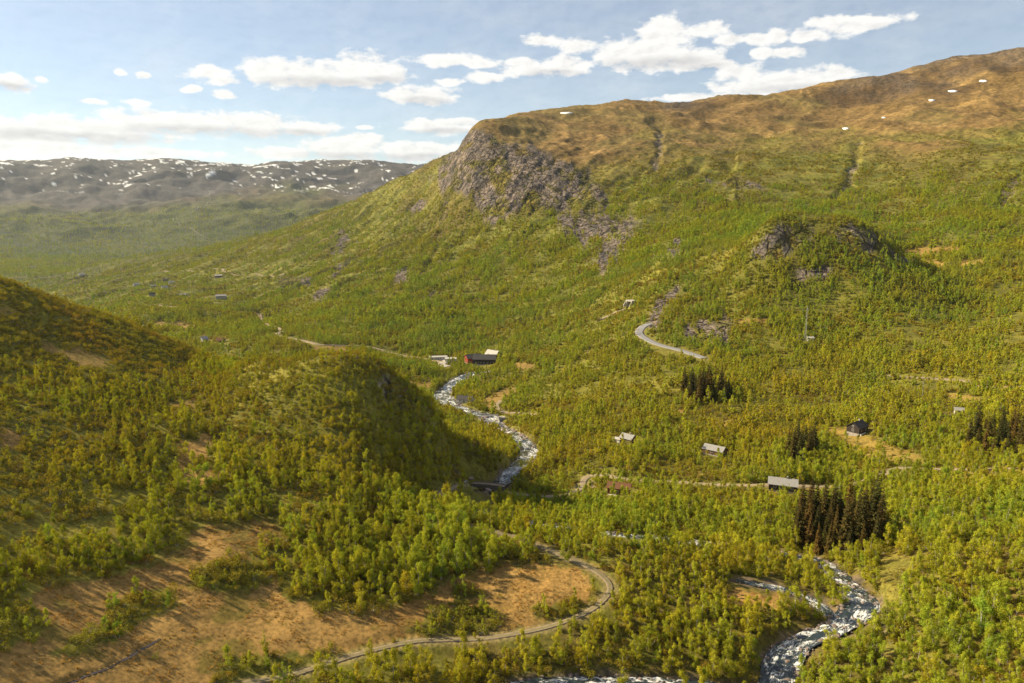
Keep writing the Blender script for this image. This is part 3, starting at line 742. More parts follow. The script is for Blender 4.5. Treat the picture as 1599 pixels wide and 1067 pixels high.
fi = np.arange(R * C).reshape(R, C)
quads = np.stack([fi[:-1, :-1], fi[:-1, 1:], fi[1:, 1:], fi[1:, :-1]], -1)
flabel = np.zeros((R - 1, C - 1), int)
dq, tq = DD[:-1, :-1], TT[:-1, :-1]
bound = np.interp(799.5 + F * np.tan(np.clip(tq, -1.3, 1.3)), [-400, 250, 420, 560, 680, 760, 900, 1010, 1150, 1450, 2200], [1e5, 1650, 1350, 980, 900, 880, 830, 860, 960, 960, 900])
flabel[(dq > bound) & (dq < 4000)] = 1
flabel[dq >= 4000] = 2
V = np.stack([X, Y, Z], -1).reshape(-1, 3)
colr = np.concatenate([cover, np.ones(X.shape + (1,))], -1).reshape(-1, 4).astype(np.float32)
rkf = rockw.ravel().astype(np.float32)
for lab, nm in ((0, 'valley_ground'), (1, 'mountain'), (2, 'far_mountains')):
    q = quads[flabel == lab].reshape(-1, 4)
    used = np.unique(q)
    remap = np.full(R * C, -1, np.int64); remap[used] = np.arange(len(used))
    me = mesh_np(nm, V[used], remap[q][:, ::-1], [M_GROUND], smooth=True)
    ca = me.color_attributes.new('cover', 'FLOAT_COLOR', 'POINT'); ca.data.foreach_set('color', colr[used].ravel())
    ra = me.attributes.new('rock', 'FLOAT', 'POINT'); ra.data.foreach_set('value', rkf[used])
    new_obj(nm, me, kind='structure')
print('terrain', R, C, 'faces', quads.shape[0] * quads.shape[1])
# ------------------------------------------------------------------ water
def water_material(name, foam_lo, foam_hi, scale=1.0):
    m, t, b, o = principled(name, rough=0.12, spec=0.5)
    uv = t.n('ShaderNodeUVMap', uv_map='flow').outputs[0]
    v = t.vmath('MULTIPLY', uv, (1.0 * scale, 0.5 * scale, 1.0))
    n = t.noise(v, 0.38, 5.0, 0.62, 1.2)
    n2 = t.noise(v, 0.12, 3.0, 0.6, 0.8)
    n3 = t.noise(v, 2.4, 3.0, 0.6, 0.8)
    f = t.smooth(t.math('ADD', t.math('ADD', t.math('MULTIPLY', n, 0.45), t.math('MULTIPLY', n2, 0.25)), t.math('MULTIPLY', n3, 0.3)), foam_lo, foam_hi)
    t.l(t.mix(f, (.022, .032, .036, 1), (.74, .72, .68, 1)), b.inputs['Base Color'])
    t.l(t.smooth(f, 0, 1, 0.08, 0.8), b.inputs['Roughness'])
    bn = t.n('ShaderNodeBump'); bn.inputs['Strength'].default_value = 0.7; bn.inputs['Distance'].default_value = 0.35
    t.l(n, bn.inputs['Height']); t.l(bn.outputs[0], b.inputs['Normal'])
    return m
M_RAPID = water_material('white_water', 0.49, 0.59)
M_BROOK = principled('brook_water', (.035, .024, .02), .25, .35)[0]
M_FALLS = mottled('falling_water', (.42, .42, .42), (.16, .15, .14), .02)

def ribbon(line, zs, width, cross, up, skirt=0.0, wave=0.0, seed=0, vary=0.0):
    """a band of quads along a line on the ground, with optional turned-down edges"""
    n = len(line)
    tg = np.gradient(line[:, :2], axis=0); tg /= np.linalg.norm(tg, axis=1)[:, None] + 1e-9
    nr = np.stack([tg[:, 1], -tg[:, 0]], 1)
    k = np.linspace(-1, 1, cross)
    arc = np.concatenate([[0], np.cumsum(np.hypot(*np.diff(line[:, :2], axis=0).T))])
    wv = 1 + vary * fbm(arc, arc * 0 + seed, 11, 3, seed)
    P = line[:, None, :2] + nr[:, None] * (k[None, :, None] * (width * wv)[:, None, None] / 2)
    zz = np.repeat(zs[:, None], cross, 1) + up
    if wave:
        zz = zz + wave * fbm(P[..., 0], P[..., 1], 2.2, 3, seed + 5)
    V_ = np.concatenate([P, zz[..., None]], -1)
    uv = np.stack([k[None] * width[:, None] / 2, np.repeat(arc[:, None], cross, 1)], -1)
    if skirt:
        a = V_[:, :1].copy(); b = V_[:, -1:].copy()
        a[..., :2] -= nr[:, None] * 0.25; b[..., :2] += nr[:, None] * 0.25
        a[..., 2] -= skirt; b[..., 2] -= skirt
        V_ = np.concatenate([a, V_, b], 1); uv = np.concatenate([uv[:, :1], uv, uv[:, -1:]], 1)
        cross += 2
    ii = np.arange(n * cross).reshape(n, cross)
    q = np.stack([ii[:-1, :-1], ii[:-1, 1:], ii[1:, 1:], ii[1:, :-1]], -1).reshape(-1, 4)
    return V_.reshape(-1, 3), q, uv.reshape(-1, 2)

def add_uv(me, uv, name):
    lay = me.uv_layers.new(name=name)
    li = np.zeros(len(me.loops), np.int32); me.loops.foreach_get('vertex_index', li)
    lay.data.foreach_set('uv', uv[li].astype(np.float32).ravel())

for k, (nm, lab, ln, zs, st) in enumerate(waters):
    far_ = st > 5; brook = 'brook cutting' in lab
    v_, q, uv = ribbon(ln, zs, ln[:, 2] * (1.12 if not far_ else 1), 15 if not far_ else 3, 0.0 if not far_ else 1.5, 0.0, 0.0 if far_ or brook else 0.32, 400 + k, 0.12 if not far_ else 0.5)
    if far_:
        v_[:, 2] = grid_at(Z, v_[:, 0], v_[:, 1]) + 2.0
    me = mesh_np(nm, v_, q, [M_FALLS if far_ else M_BROOK if brook else M_RAPID], smooth=True)
    add_uv(me, uv, 'flow')
    new_obj(nm, me, kind='structure', label=lab)

# ------------------------------------------------------------------ roads
def road_material(name, c1, c2, strip):
    m, t, b, o = principled(name, c1, 0.95, 0.1)
    uv = t.n('ShaderNodeUVMap', uv_map='flow').outputs[0]
    p = pos(t)
    n = t.noise(p, 0.7, 5.0, 0.65)
    c = t.mix(t.smooth(n, 0.3, 0.7), (*c1, 1), (*c2, 1))
    if strip:
        s = t.n('ShaderNodeSeparateXYZ'); t.l(uv, s.inputs[0])
        a = t.math('ABSOLUTE', s.outputs[0])
        mid_ = t.math('MULTIPLY', t.smooth(t.math('ADD', a, t.math('MULTIPLY', n, 0.5)), 0.62, 0.40), 0.75)
        edge = t.smooth(t.math('ADD', a, t.math('MULTIPLY', n, 0.9)), 1.45, 1.85)
        c = t.mix(mid_, c, (.17, .15, .05, 1)); c = t.mix(edge, c, (.15, .14, .04, 1))
    t.l(c, b.inputs['Base Color'])
    return m
M_ROAD = {'gravel': road_material('gravel', (.31, .24, .155), (.23, .175, .11), False),
          'track': road_material('track_gravel', (.27, .21, .14), (.18, .135, .085), True),
          'redgravel': road_material('red_gravel', (.40, .25, .16), (.30, .18, .11), False),
          'yard': road_material('yard_gravel', (.42, .38, .31), (.33, .29, .24), False),
          'asphalt': road_material('asphalt', (.27, .26, .255), (.22, .21, .205), False)}
for k, (nm, lab, ln, zs, wd, mt) in enumerate(roads):
    dmean = float(np.hypot(ln[:, 0], ln[:, 1]).mean())
    v_, q, uv = ribbon(ln, zs, ln[:, 2], 7, 0.04 + dmean * 0.0005, 0.8 + dmean * 0.001, 0.0, 430 + k, 0.10 if mt != 'asphalt' else 0.0)
    me = mesh_np(nm, v_, q, [M_ROAD['track' if nm == 'gravel_track' else mt]], smooth=True)
    add_uv(me, uv, 'flow')
    new_obj(nm, me, kind='structure', label=lab)

# ------------------------------------------------------------------ old snow lying on the mountain
M_SNOW = mottled('old_snow', (.80, .80, .80), (.66, .66, .66), 0.15, 0.7)
for k, (a, b, hw_, hh, lab) in enumerate((
        (1488, 143, 7, 1.3, 'white snow streak highest up on the right of the brown mountain'), (1536, 127, 6, 1.4, 'snow scrap nearest the right edge on the brown mountain'),
        (1456, 157, 5, 1.1, 'snow scrap just below the highest streak on the brown mountain'), (1380, 184, 3, .8, 'tiny snow speck in the middle of the brown mountain'),
        (1320, 201, 5, 1.4, 'slanting snow scrap lowest on the brown mountain'), (883, 177, 9, 1.0, 'thin snow line under the skyline left of the brown mountain'))):
    rim = []
    for j in range(18):
        an = 2 * math.pi * j / 18
        rr = 1 + 0.35 * math.sin(3 * an + k) * math.cos(2 * an + 2 * k)
        h_ = hit(a + hw_ * rr * math.cos(an), b - hh * rr * math.sin(an) - 0.25 * hw_ * math.cos(an) * (hh > 1.5), 1300, 2900)
        rim.append(h_)
    rim = np.array(rim); ctr = rim.mean(0)
    rim = ctr + (rim - ctr) * np.minimum(1, 45 / (np.linalg.norm(rim - ctr, axis=1)[:, None] + 1e-6))
    vv = np.concatenate([[ctr], ctr + (rim - ctr) * 0.55, rim, rim])
    zz = grid_at(Z, vv[:, 0], vv[:, 1]); zz[:37] += 1.6; zz[19:37] -= 0.5; zz[37:] -= 3
    tri = []
    for j in range(18):
        jn = (j + 1) % 18
        tri += [(0, 1 + j, 1 + jn), (1 + j, 19 + j, 19 + jn), (1 + j, 19 + jn, 1 + jn), (19 + j, 37 + j, 37 + jn), (19 + j, 37 + jn, 19 + jn)]
    new_obj('snow_patch', mesh_np('snow_patch', np.c_[vv, zz], tri, [M_SNOW], smooth=True), label=lab, category='snow patch', group='snow patches on the brown mountain')
# ------------------------------------------------------------------ trees, shrubs and grass
def leaf_material(name, cols, trans=0.45, rough=0.6):
    """cols: three colours along the tint, dry to lush"""
    m = bpy.data.materials.new(name); m.use_nodes = True
    t = NT(m.node_tree)
    ti = t.n('ShaderNodeAttribute', attribute_type='INSTANCER', attribute_name='tint').outputs['Fac']
    rp = t.n('ShaderNodeValToRGB')
    cr = rp.color_ramp
    cr.elements[0].position = 0.0; cr.elements[0].color = (*cols[0], 1)
    cr.elements[1].position = 1.0; cr.elements[1].color = (*cols[2], 1)
    e = cr.elements.new(0.5); e.color = (*cols[1], 1)
    isl = t.n('ShaderNodeNewGeometry').outputs['Random Per Island']
    oi = t.n('ShaderNodeObjectInfo').outputs['Random']
    t.l(t.math('ADD', ti, t.math('MULTIPLY', t.math('SUBTRACT', isl, 0.5), 0.45)), rp.inputs[0])
    val = t.math('ADD', 0.62, t.math('ADD', t.math('MULTIPLY', isl, 0.25), t.math('MULTIPLY', oi, 0.5)))
    cc = t.n('ShaderNodeMix', data_type='RGBA', blend_type='MULTIPLY'); cc.inputs[0].default_value = 1.0
    t.l(rp.outputs[0], cc.inputs[6]); t.l(val, cc.inputs[7])
    c = cc.outputs[2]
    df = t.n('ShaderNodeBsdfDiffuse'); t.l(c, df.inputs[0])
    tr = t.n('ShaderNodeBsdfTranslucent')
    t.l(t.mix(1.0, c, (1.35, 1.25, 0.55, 1), 'MULTIPLY'), tr.inputs[0])
    mx = t.n('ShaderNodeMixShader'); mx.inputs[0].default_value = trans
    t.l(df.outputs[0], mx.inputs[1]); t.l(tr.outputs[0], mx.inputs[2])
    o = t.n('ShaderNodeOutputMaterial'); t.l(mx.outputs[0], o.inputs[0])
    return m
M_BIRCH = leaf_material('birch_leaves', ((.385, .295, .022), (.355, .355, .026), (.225, .315, .034)), 0.31)
M_SHRUB = leaf_material('shrub_leaves', ((.25, .155, .028), (.27, .215, .026), (.195, .205, .029)), 0.3)
M_SPRUCE = leaf_material('spruce_needles', ((.15, .082, .020), (.080, .060, .016), (.042, .046, .015)), 0.12)
M_GRASS = leaf_material('dry_grass', ((.40, .23, .075), (.36, .22, .075), (.24, .19, .06)), 0.35)
M_BARK = mottled('birch_bark', (.50, .45, .38), (.20, .16, .12), 3.0)
M_SBARK = mottled('spruce_bark', (.10, .07, .05), (.06, .045, .035), 3.0)

def leaves(rng, ctr, nrm, size, flat=0.6, asp=0.62):
    """one small four-cornered leaf spray per centre, facing loosely along nrm"""
    n = len(ctr)
    nn = nrm * flat + rng.normal(0, 1, (n, 3)) * (1 - flat) * 0.9
    nn /= np.linalg.norm(nn, axis=1)[:, None] + 1e-9
    a = np.cross(nn, rng.normal(0, 1, (n, 3))); a /= np.linalg.norm(a, axis=1)[:, None] + 1e-9
    b = np.cross(nn, a)
    s = (size * rng.uniform(0.6, 1.35, n))[:, None]
    v = np.stack([ctr + a * s, ctr + b * s * asp, ctr - a * s, ctr - b * s * asp], 1).reshape(-1, 3)
    return v, np.arange(n * 4).reshape(n, 4)

def tube(path, radii, sides=6):
    path = np.asarray(path, float); n = len(path)
    tg = np.gradient(path, axis=0); tg /= np.linalg.norm(tg, axis=1)[:, None]
    ref = np.array([0.31, 0.95, 0.05])
    u = np.cross(tg, ref); u /= np.linalg.norm(u, axis=1)[:, None]; w_ = np.cross(tg, u)
    an = np.linspace(0, 2 * math.pi, sides, endpoint=False)
    V_ = path[:, None] + (u[:, None] * np.cos(an)[None, :, None] + w_[:, None] * np.sin(an)[None, :, None]) * np.asarray(radii)[:, None, None]
    ii = np.arange(n * sides).reshape(n, sides)
    q = np.stack([ii[:-1], np.roll(ii[:-1], -1, 1), np.roll(ii[1:], -1, 1), ii[1:]], -1).reshape(-1, 4)
    return V_.reshape(-1, 3), q

def join(parts):
    vs, fs, k = [], [], 0
    for v, f in parts:
        vs.append(v); fs.append(f + k); k += len(v)
    return np.concatenate(vs), np.concatenate(fs)

def birch(seed, nleaf, lsize, H=7.0, stems=None, wide=1.0):
    """mountain birch: leaning stems, limbs, and sprays of leaves hung round the limb ends"""
    rng = np.random.default_rng(seed)
    ns = stems or rng.integers(1, 4)
    tubes, blobs = [], []
    width = rng.uniform(0.125, 0.18) * H * wide
    for s in range(ns):
        an = rng.uniform(0, 6.28); lean = rng.uniform(0.02, 0.12) + 0.08 * (ns > 1)
        hs = H * (1 if s == 0 else rng.uniform(0.7, 0.95))
        t = np.linspace(0, 1, 7)
        px_ = np.cos(an) * lean * hs * t ** 1.4 + rng.normal(0, .05, 7) * t; py_ = np.sin(an) * lean * hs * t ** 1.4 + rng.normal(0, .05, 7) * t
        path = np.stack([px_ + np.cos(an) * .12 * (ns > 1), py_ + np.sin(an) * .12 * (ns > 1), t * hs * 0.96 - 0.25 * (t == 0)], 1)
        r0 = 0.0135 * H * (1 if ns == 1 else .78)
        tubes.append(tube(path, r0 * (1 - t * 0.88)))
        nl = int(rng.integers(9, 14) if ns == 1 else rng.integers(6, 9))
        for j in range(nl):
            h = rng.uniform(0.12, 0.93) if j > 2 else rng.uniform(.07, .22)
            base = np.array([np.interp(h, t, path[:, i]) for i in range(3)])
            prof = math.sin(math.pi * min(1, (h * 0.86 + 0.13))) ** 0.75
            ln = width * prof * rng.uniform(0.55, 1.15)
            la = an + j * 2.4 + rng.uniform(-.5, .5)
            tip = base + np.array([math.cos(la) * ln, math.sin(la) * ln, ln * rng.uniform(0.15, 0.75)])
            midp = (base + tip) / 2 + np.array([0, 0, .06 * ln])
            tubes.append(tube([base, midp, tip], [r0 * .36 * (1 - h * .5), r0 * .22, r0 * .06], 4))
            br = rng.uniform(0.07, 0.115) * H
            blobs.append((tip, br)); blobs.append((base * .45 + tip * .55, br * .85))
        blobs.append((path[-1] - [0, 0, .03 * H], .055 * H)); blobs.append((path[-2], .075 * H))
    c = np.array([b[0] for b in blobs]); r = np.array([b[1] for b in blobs])
    pick_ = rng.choice(len(c), nleaf, p=r ** 2 / (r ** 2).sum())
    dr = rng.normal(0, 1, (nleaf, 3)); dr /= np.linalg.norm(dr, axis=1)[:, None]
    rad_ = rng.uniform(0, 1, nleaf) ** 0.5 * rng.uniform(.75, 1.2, nleaf)
    ctr = c[pick_] + dr * (r[pick_] * rad_)[:, None] * [1, 1, 1.2]
    ctr[:, 2] = np.maximum(ctr[:, 2], .06 * H)
    return join(tubes), leaves(rng, ctr, dr + [0, 0, .35], lsize, .66)

def shrub(seed, nleaf, lsize, H=1.6):
    rng = np.random.default_rng(seed)
    nb = rng.integers(5, 9)
    c = np.stack([rng.normal(0, .42 * H, nb), rng.normal(0, .42 * H, nb), rng.uniform(.2, .72, nb) * H], 1)
    r = rng.uniform(.28, .48, nb) * H
    pick_ = rng.choice(nb, nleaf, p=r ** 2 / (r ** 2).sum())
    dr = rng.normal(0, 1, (nleaf, 3)); dr /= np.linalg.norm(dr, axis=1)[:, None]
    ctr = c[pick_] + dr * (r[pick_] * rng.uniform(.4, 1.1, nleaf) )[:, None]
    ctr[:, 2] = np.maximum(ctr[:, 2], .04)
    tw = []
    for j in range(nb):
        tw.append(tube([[0, 0, -.1], c[j] * .55, c[j]], [.03 * H, .02 * H, .008 * H], 4))
    return join(tw), leaves(rng, ctr, dr + [0, 0, .4], lsize, .5)

def spruce(seed, H=15.0, tiers=26, per=15, wmul=1.0):
    """spruce: straight stem and tiers of drooping boughs, each bough a keeled fan with hanging twigs"""
    rng = np.random.default_rng(seed)
    tr = tube([[0, 0, -.4], [0, 0, H * .5], [0, 0, H * .98]], [.013 * H, .008 * H, .001 * H], 6)
    W = H * .14 * wmul
    vs, fs, k = [], [], 0
    for i in range(tiers):
        f = (i + .5) / tiers
        z = H * (.06 + .92 * f)
        ln0 = W * (1 - f) ** .85 + .012 * H
        n = max(4, int(per * (1 - f * .5)))
        for j in range(n):
            a = rng.uniform(0, 6.28); ln = ln0 * rng.uniform(.62, 1.2); dro = rng.uniform(.22, .5) * ln * (1.15 - f)
            d = np.array([math.cos(a), math.sin(a), 0]); s = np.array([-d[1], d[0], 0]); w_ = ln * rng.uniform(.2, .32) + .05
            zz = z + rng.uniform(-.02, .02) * H
            p0 = np.array([0, 0, zz + .05 * ln]); p1 = d * ln * .55 + [0, 0, zz - dro * .35]; p2 = d * ln + [0, 0, zz - dro * .75]
            hang = np.array([0, 0, -w_ * .8])
            vv = np.array([p0, p1 + s * w_ + hang * .6, p2, p1 - s * w_ + hang * .6, p1 + [0, 0, .08 * ln]])
            vs.append(vv); fs += [(k, k + 1, k + 4), (k + 1, k + 2, k + 4), (k + 2, k + 3, k + 4), (k + 3, k, k + 4)]
            k += 5
            for q in range(2):
                t_ = rng.uniform(.35, .95); pc = p0 * (1 - t_) + p2 * t_; sd = s * rng.uniform(-1, 1) * w_
                vs.append(np.array([pc + sd, pc + sd * 1.4 + d * w_ * .7, pc + sd * 1.2 + hang * 1.3 + d * w_ * .3])); fs.append((k, k + 1, k + 2)); k += 3
    return tr, (np.concatenate(vs), np.array(fs))

def tussock(seed, n=16, H=.42):
    rng = np.random.default_rng(seed)
    b = rng.normal(0, .12, (n, 3)); b[:, 2] = -.03
    tip = b + np.stack([rng.normal(0, .16, n), rng.normal(0, .16, n), rng.uniform(.5, 1, n) * H], 1)
    sd = np.stack([rng.normal(0, 1, n), rng.normal(0, 1, n), np.zeros(n)], 1); sd *= (.045 / np.linalg.norm(sd, axis=1))[:, None]
    v = np.stack([b - sd, b + sd, tip + sd * .3, tip - sd * .3], 1).reshape(-1, 3)
    return v, np.arange(n * 4).reshape(n, 4)

SRC = {}
def source(colname, name, tubes, leafs, mbark, mleaf):
    """a plant kept in a store of sources for the masses that nobody could count"""
    if tubes is not None and tubes[1].shape[1] != leafs[1].shape[1]:
        tubes = (tubes[0], np.concatenate([tubes[1][:, [0, 1, 2]], tubes[1][:, [0, 2, 3]]]))
    if tubes is None:
        me = mesh_np(name, leafs[0], leafs[1], [mleaf])
    else:
        v, f = join([tubes, leafs])
        me = mesh_np(name, v, f, [mbark, mleaf], np.r_[np.zeros(len(tubes[1])), np.ones(len(leafs[1]))])
    o = bpy.data.objects.new(name, me)
    if colname not in SRC:
        SRC[colname] = bpy.data.collections.new(colname)
    SRC[colname].objects.link(o)

NB = 8
BIRCH = [birch(500 + i, (3000, 3300, 2400, 3600)[i % 4], .105, 7.0, (1, 2, 1, 3)[i % 4], (1.1, 1.25, .9, 1.6)[i % 4]) for i in range(NB)]
BIRCH_MID = [birch(540 + i, (800, 950, 700)[i % 3], .225, 7.0, (1, 2, 2)[i % 3], (1.15, 1.5, 1.0)[i % 3]) for i in range(6)]
BIRCH_FAR = [birch(560 + i, 230, .46, 7.0, 2, 1.55) for i in range(5)]
for i, (tb, lf) in enumerate(BIRCH): source('birch_store', 'birch_source_%02d' % i, tb, lf, M_BARK, M_BIRCH)
for i, (tb, lf) in enumerate(BIRCH_MID): source('birch_mid_store', 'birch_mid_source_%02d' % i, tb, lf, M_BARK, M_BIRCH)
for i, (tb, lf) in enumerate(BIRCH_FAR): source('birch_far_store', 'birch_far_source_%02d' % i, None, lf, M_BARK, M_BIRCH)
for i in range(4): source('shrub_store', 'shrub_source_%02d' % i, *shrub(580 + i, 330, .12), M_BARK, M_SHRUB)
for i in range(3): source('scrub_store', 'scrub_source_%02d' % i, None, shrub(590 + i, 60, .34)[1], M_BARK, M_SHRUB)
for i in range(4): source('grass_store', 'grass_source_%02d' % i, None, tussock(600 + i), M_BARK, M_GRASS)
for i in range(2): source('spruce_store', 'spruce_source_%02d' % i, None, spruce(610 + i, 13, 9, 6)[1], M_SBARK, M_SPRUCE)

def mass(name, colname, P, scale, rot, var, tint, zsc=None, **props):
    """a mass of plants: points that carry scale, turn, kind and tint, each replaced by a plant of the store"""
    me = bpy.data.meshes.new(name)
    me.vertices.add(len(P)); me.vertices.foreach_set('co', np.asarray(P, np.float32).ravel())
    if zsc is None: zsc = np.ones(len(P))
    sc3 = np.stack([scale, scale, scale * zsc], 1).astype(np.float32)
    a = me.attributes.new('size', 'FLOAT_VECTOR', 'POINT'); a.data.foreach_set('vector', sc3.ravel())
    rt = np.zeros((len(P), 3), np.float32); rt[:, 2] = rot
    a = me.attributes.new('turn', 'FLOAT_VECTOR', 'POINT'); a.data.foreach_set('vector', rt.ravel())
    a = me.attributes.new('tint', 'FLOAT', 'POINT'); a.data.foreach_set('value', np.asarray(tint, np.float32))
    a = me.attributes.new('pick', 'INT', 'POINT'); a.data.foreach_set('value', np.asarray(var, np.int32))
    o = new_obj(name, me, kind='stuff', **props)
    ng = bpy.data.node_groups.new(name, 'GeometryNodeTree')
    ng.interface.new_socket('Geometry', in_out='INPUT', socket_type='NodeSocketGeometry')
    ng.interface.new_socket('Geometry', in_out='OUTPUT', socket_type='NodeSocketGeometry')
    gi = ng.nodes.new('NodeGroupInput'); go = ng.nodes.new('NodeGroupOutput')
    ip = ng.nodes.new('GeometryNodeInstanceOnPoints'); ci = ng.nodes.new('GeometryNodeCollectionInfo')
    ci.inputs['Collection'].default_value = SRC[colname]; ci.inputs['Separate Children'].default_value = True; ci.inputs['Reset Children'].default_value = True
    def attr(nm, typ):
        n = ng.nodes.new('GeometryNodeInputNamedAttribute'); n.data_type = typ; n.inputs['Name'].default_value = nm
        return n.outputs['Attribute']
    L = ng.links.new
    L(gi.outputs[0], ip.inputs['Points']); L(ci.outputs[0], ip.inputs['Instance'])
    ip.inputs['Pick Instance'].default_value = True
    L(attr('pick', 'INT'), ip.inputs['Instance Index']); L(attr('turn', 'FLOAT_VECTOR'), ip.inputs['Rotation']); L(attr('size', 'FLOAT_VECTOR'), ip.inputs['Scale'])
    L(ip.outputs[0], go.inputs[0])
    md = o.modifiers.new('plants', 'NODES'); md.node_group = ng
    return o

def spread(d0, d1, sp, seed, half=None):
    """jittered stand positions over a wedge of ground between two distances"""
    rng = np.random.default_rng(seed)
    half = half or (50.0 if d1 <= 1000 else 44.0)
    xm = d1 * math.sin(rad(half))
    gx, gy = np.meshgrid(np.arange(-xm, xm, sp), np.arange(d0 * math.cos(rad(half)), d1, sp))
    x = gx.ravel() + rng.uniform(-.5, .5, gx.size) * sp; y = gy.ravel() + rng.uniform(-.5, .5, gx.size) * sp
    d = np.hypot(x, y)
    k = (d >= d0) & (d < d1) & (np.abs(np.arctan2(x, y)) < rad(half))
    return x[k], y[k], d[k], rng

def seen(x, y, z, h, margin=0.004):
    d = np.hypot(x, y)
    return (z + h) / d > grid_at(VIS, x, y) - margin

KEEP = []      # circles kept free of trees for buildings: x, y, radius
def clear_of_keep(x, y):
    ok = np.ones(len(x), bool)
    for kx, ky, kr in KEEP:
        ok &= (x - kx) ** 2 + (y - ky) ** 2 > kr * kr
    return ok
# ------------------------------------------------------------------ buildings and other made things
import bmesh
def box(bm, x0, x1, y0, y1, z0, z1):
    v = [bm.verts.new(p) for p in ((x0,y0,z0),(x1,y0,z0),(x1,y1,z0),(x0,y1,z0),(x0,y0,z1),(x1,y0,z1),(x1,y1,z1),(x0,y1,z1))]
    for f in ((0,3,2,1),(4,5,6,7),(0,1,5,4),(1,2,6,5),(2,3,7,6),(3,0,4,7)):
        bm.faces.new([v[i] for i in f])
def prism(bm, prof, x0, x1):
    """profile of (y, z) points drawn out along x"""
    a = [bm.verts.new((x0, y, z)) for y, z in prof]; b = [bm.verts.new((x1, y, z)) for y, z in prof]
    n = len(prof)
    bm.faces.new(a[::-1]); bm.faces.new(b)
    for i in range(n):
        bm.faces.new((a[i], a[(i + 1) % n], b[(i + 1) % n], b[i]))
def part(name, fill, mat, parent, **props):
    bm = bmesh.new(); fill(bm); bmesh.ops.recalc_face_normals(bm, faces=bm.faces)
    me = bpy.data.meshes.new(name); bm.to_mesh(me); bm.free(); me.materials.append(mat)
    return new_obj(name, me, parent, **props)

def plain(name, c1, c2, aniso=(1, 1, 6), scale=1.2, rough=.85, spec=.2):
    return mottled(name, c1, c2, scale, rough, 0.15, aniso=aniso, spec=spec)
M_W = {'brown': plain('brown_boards', (.16, .085, .045), (.10, .055, .03)), 'dark': plain('tarred_boards', (.035, .028, .024), (.055, .042, .034)),
       'red': plain('red_boards', (.34, .035, .025), (.24, .03, .022)), 'white': plain('white_boards', (.55, .52, .46), (.45, .42, .37)),
       'grey': plain('grey_boards', (.30, .28, .25), (.22, .20, .18)), 'rust': plain('rust_boards', (.22, .075, .035), (.15, .05, .03))}
M_R = {'metal': mottled('weathered_roof_sheet', (.32, .30, .275), (.24, .225, .205), .9, .45, .1, aniso=(4, .6, 1), spec=.5), 'dark': plain('dark_roof', (.075, .065, .06), (.045, .042, .04)),
       'rust': plain('rust_roof', (.19, .085, .042), (.13, .06, .032), (5, .6, 1)), 'white': plain('pale_roof', (.50, .46, .40), (.40, .37, .32)), 'turf': plain('turf_roof', (.20, .15, .05), (.12, .11, .035), (1, 1, 1)),
       'grey': plain('grey_roof', (.33, .31, .29), (.25, .235, .22), (4, .6, 1))}
M_STONE = mottled('foundation_stone', (.42, .38, .33), (.26, .23, .20), 2.0, .9, .3)
M_CONC = mottled('weathered_concrete', (.46, .42, .36), (.30, .27, .23), .6, .9, .2)
M_GLASS = principled('window_glass', (.02, .025, .03), .08, .6)[0]
M_TRIM = plain('pale_trim', (.62, .57, .48), (.52, .47, .40))
M_STEEL = principled('galvanised_steel', (.34, .34, .33), .45, .5)[0]

def site(px, py, d0, d1, rz, sink=0.0, keep=None):
    h = hit(px, py, d0, d1)
    if keep:
        KEEP.append((h[0], h[1], keep))
        s = math.hypot(*h); KEEP.append((h[0] * (1 - keep * .9 / s), h[1] * (1 - keep * .9 / s), keep * .8))
    return (h[0], h[1], float(grid_at(Z, h[0], h[1])) - sink), rad(rz) - math.atan2(h[0], h[1])

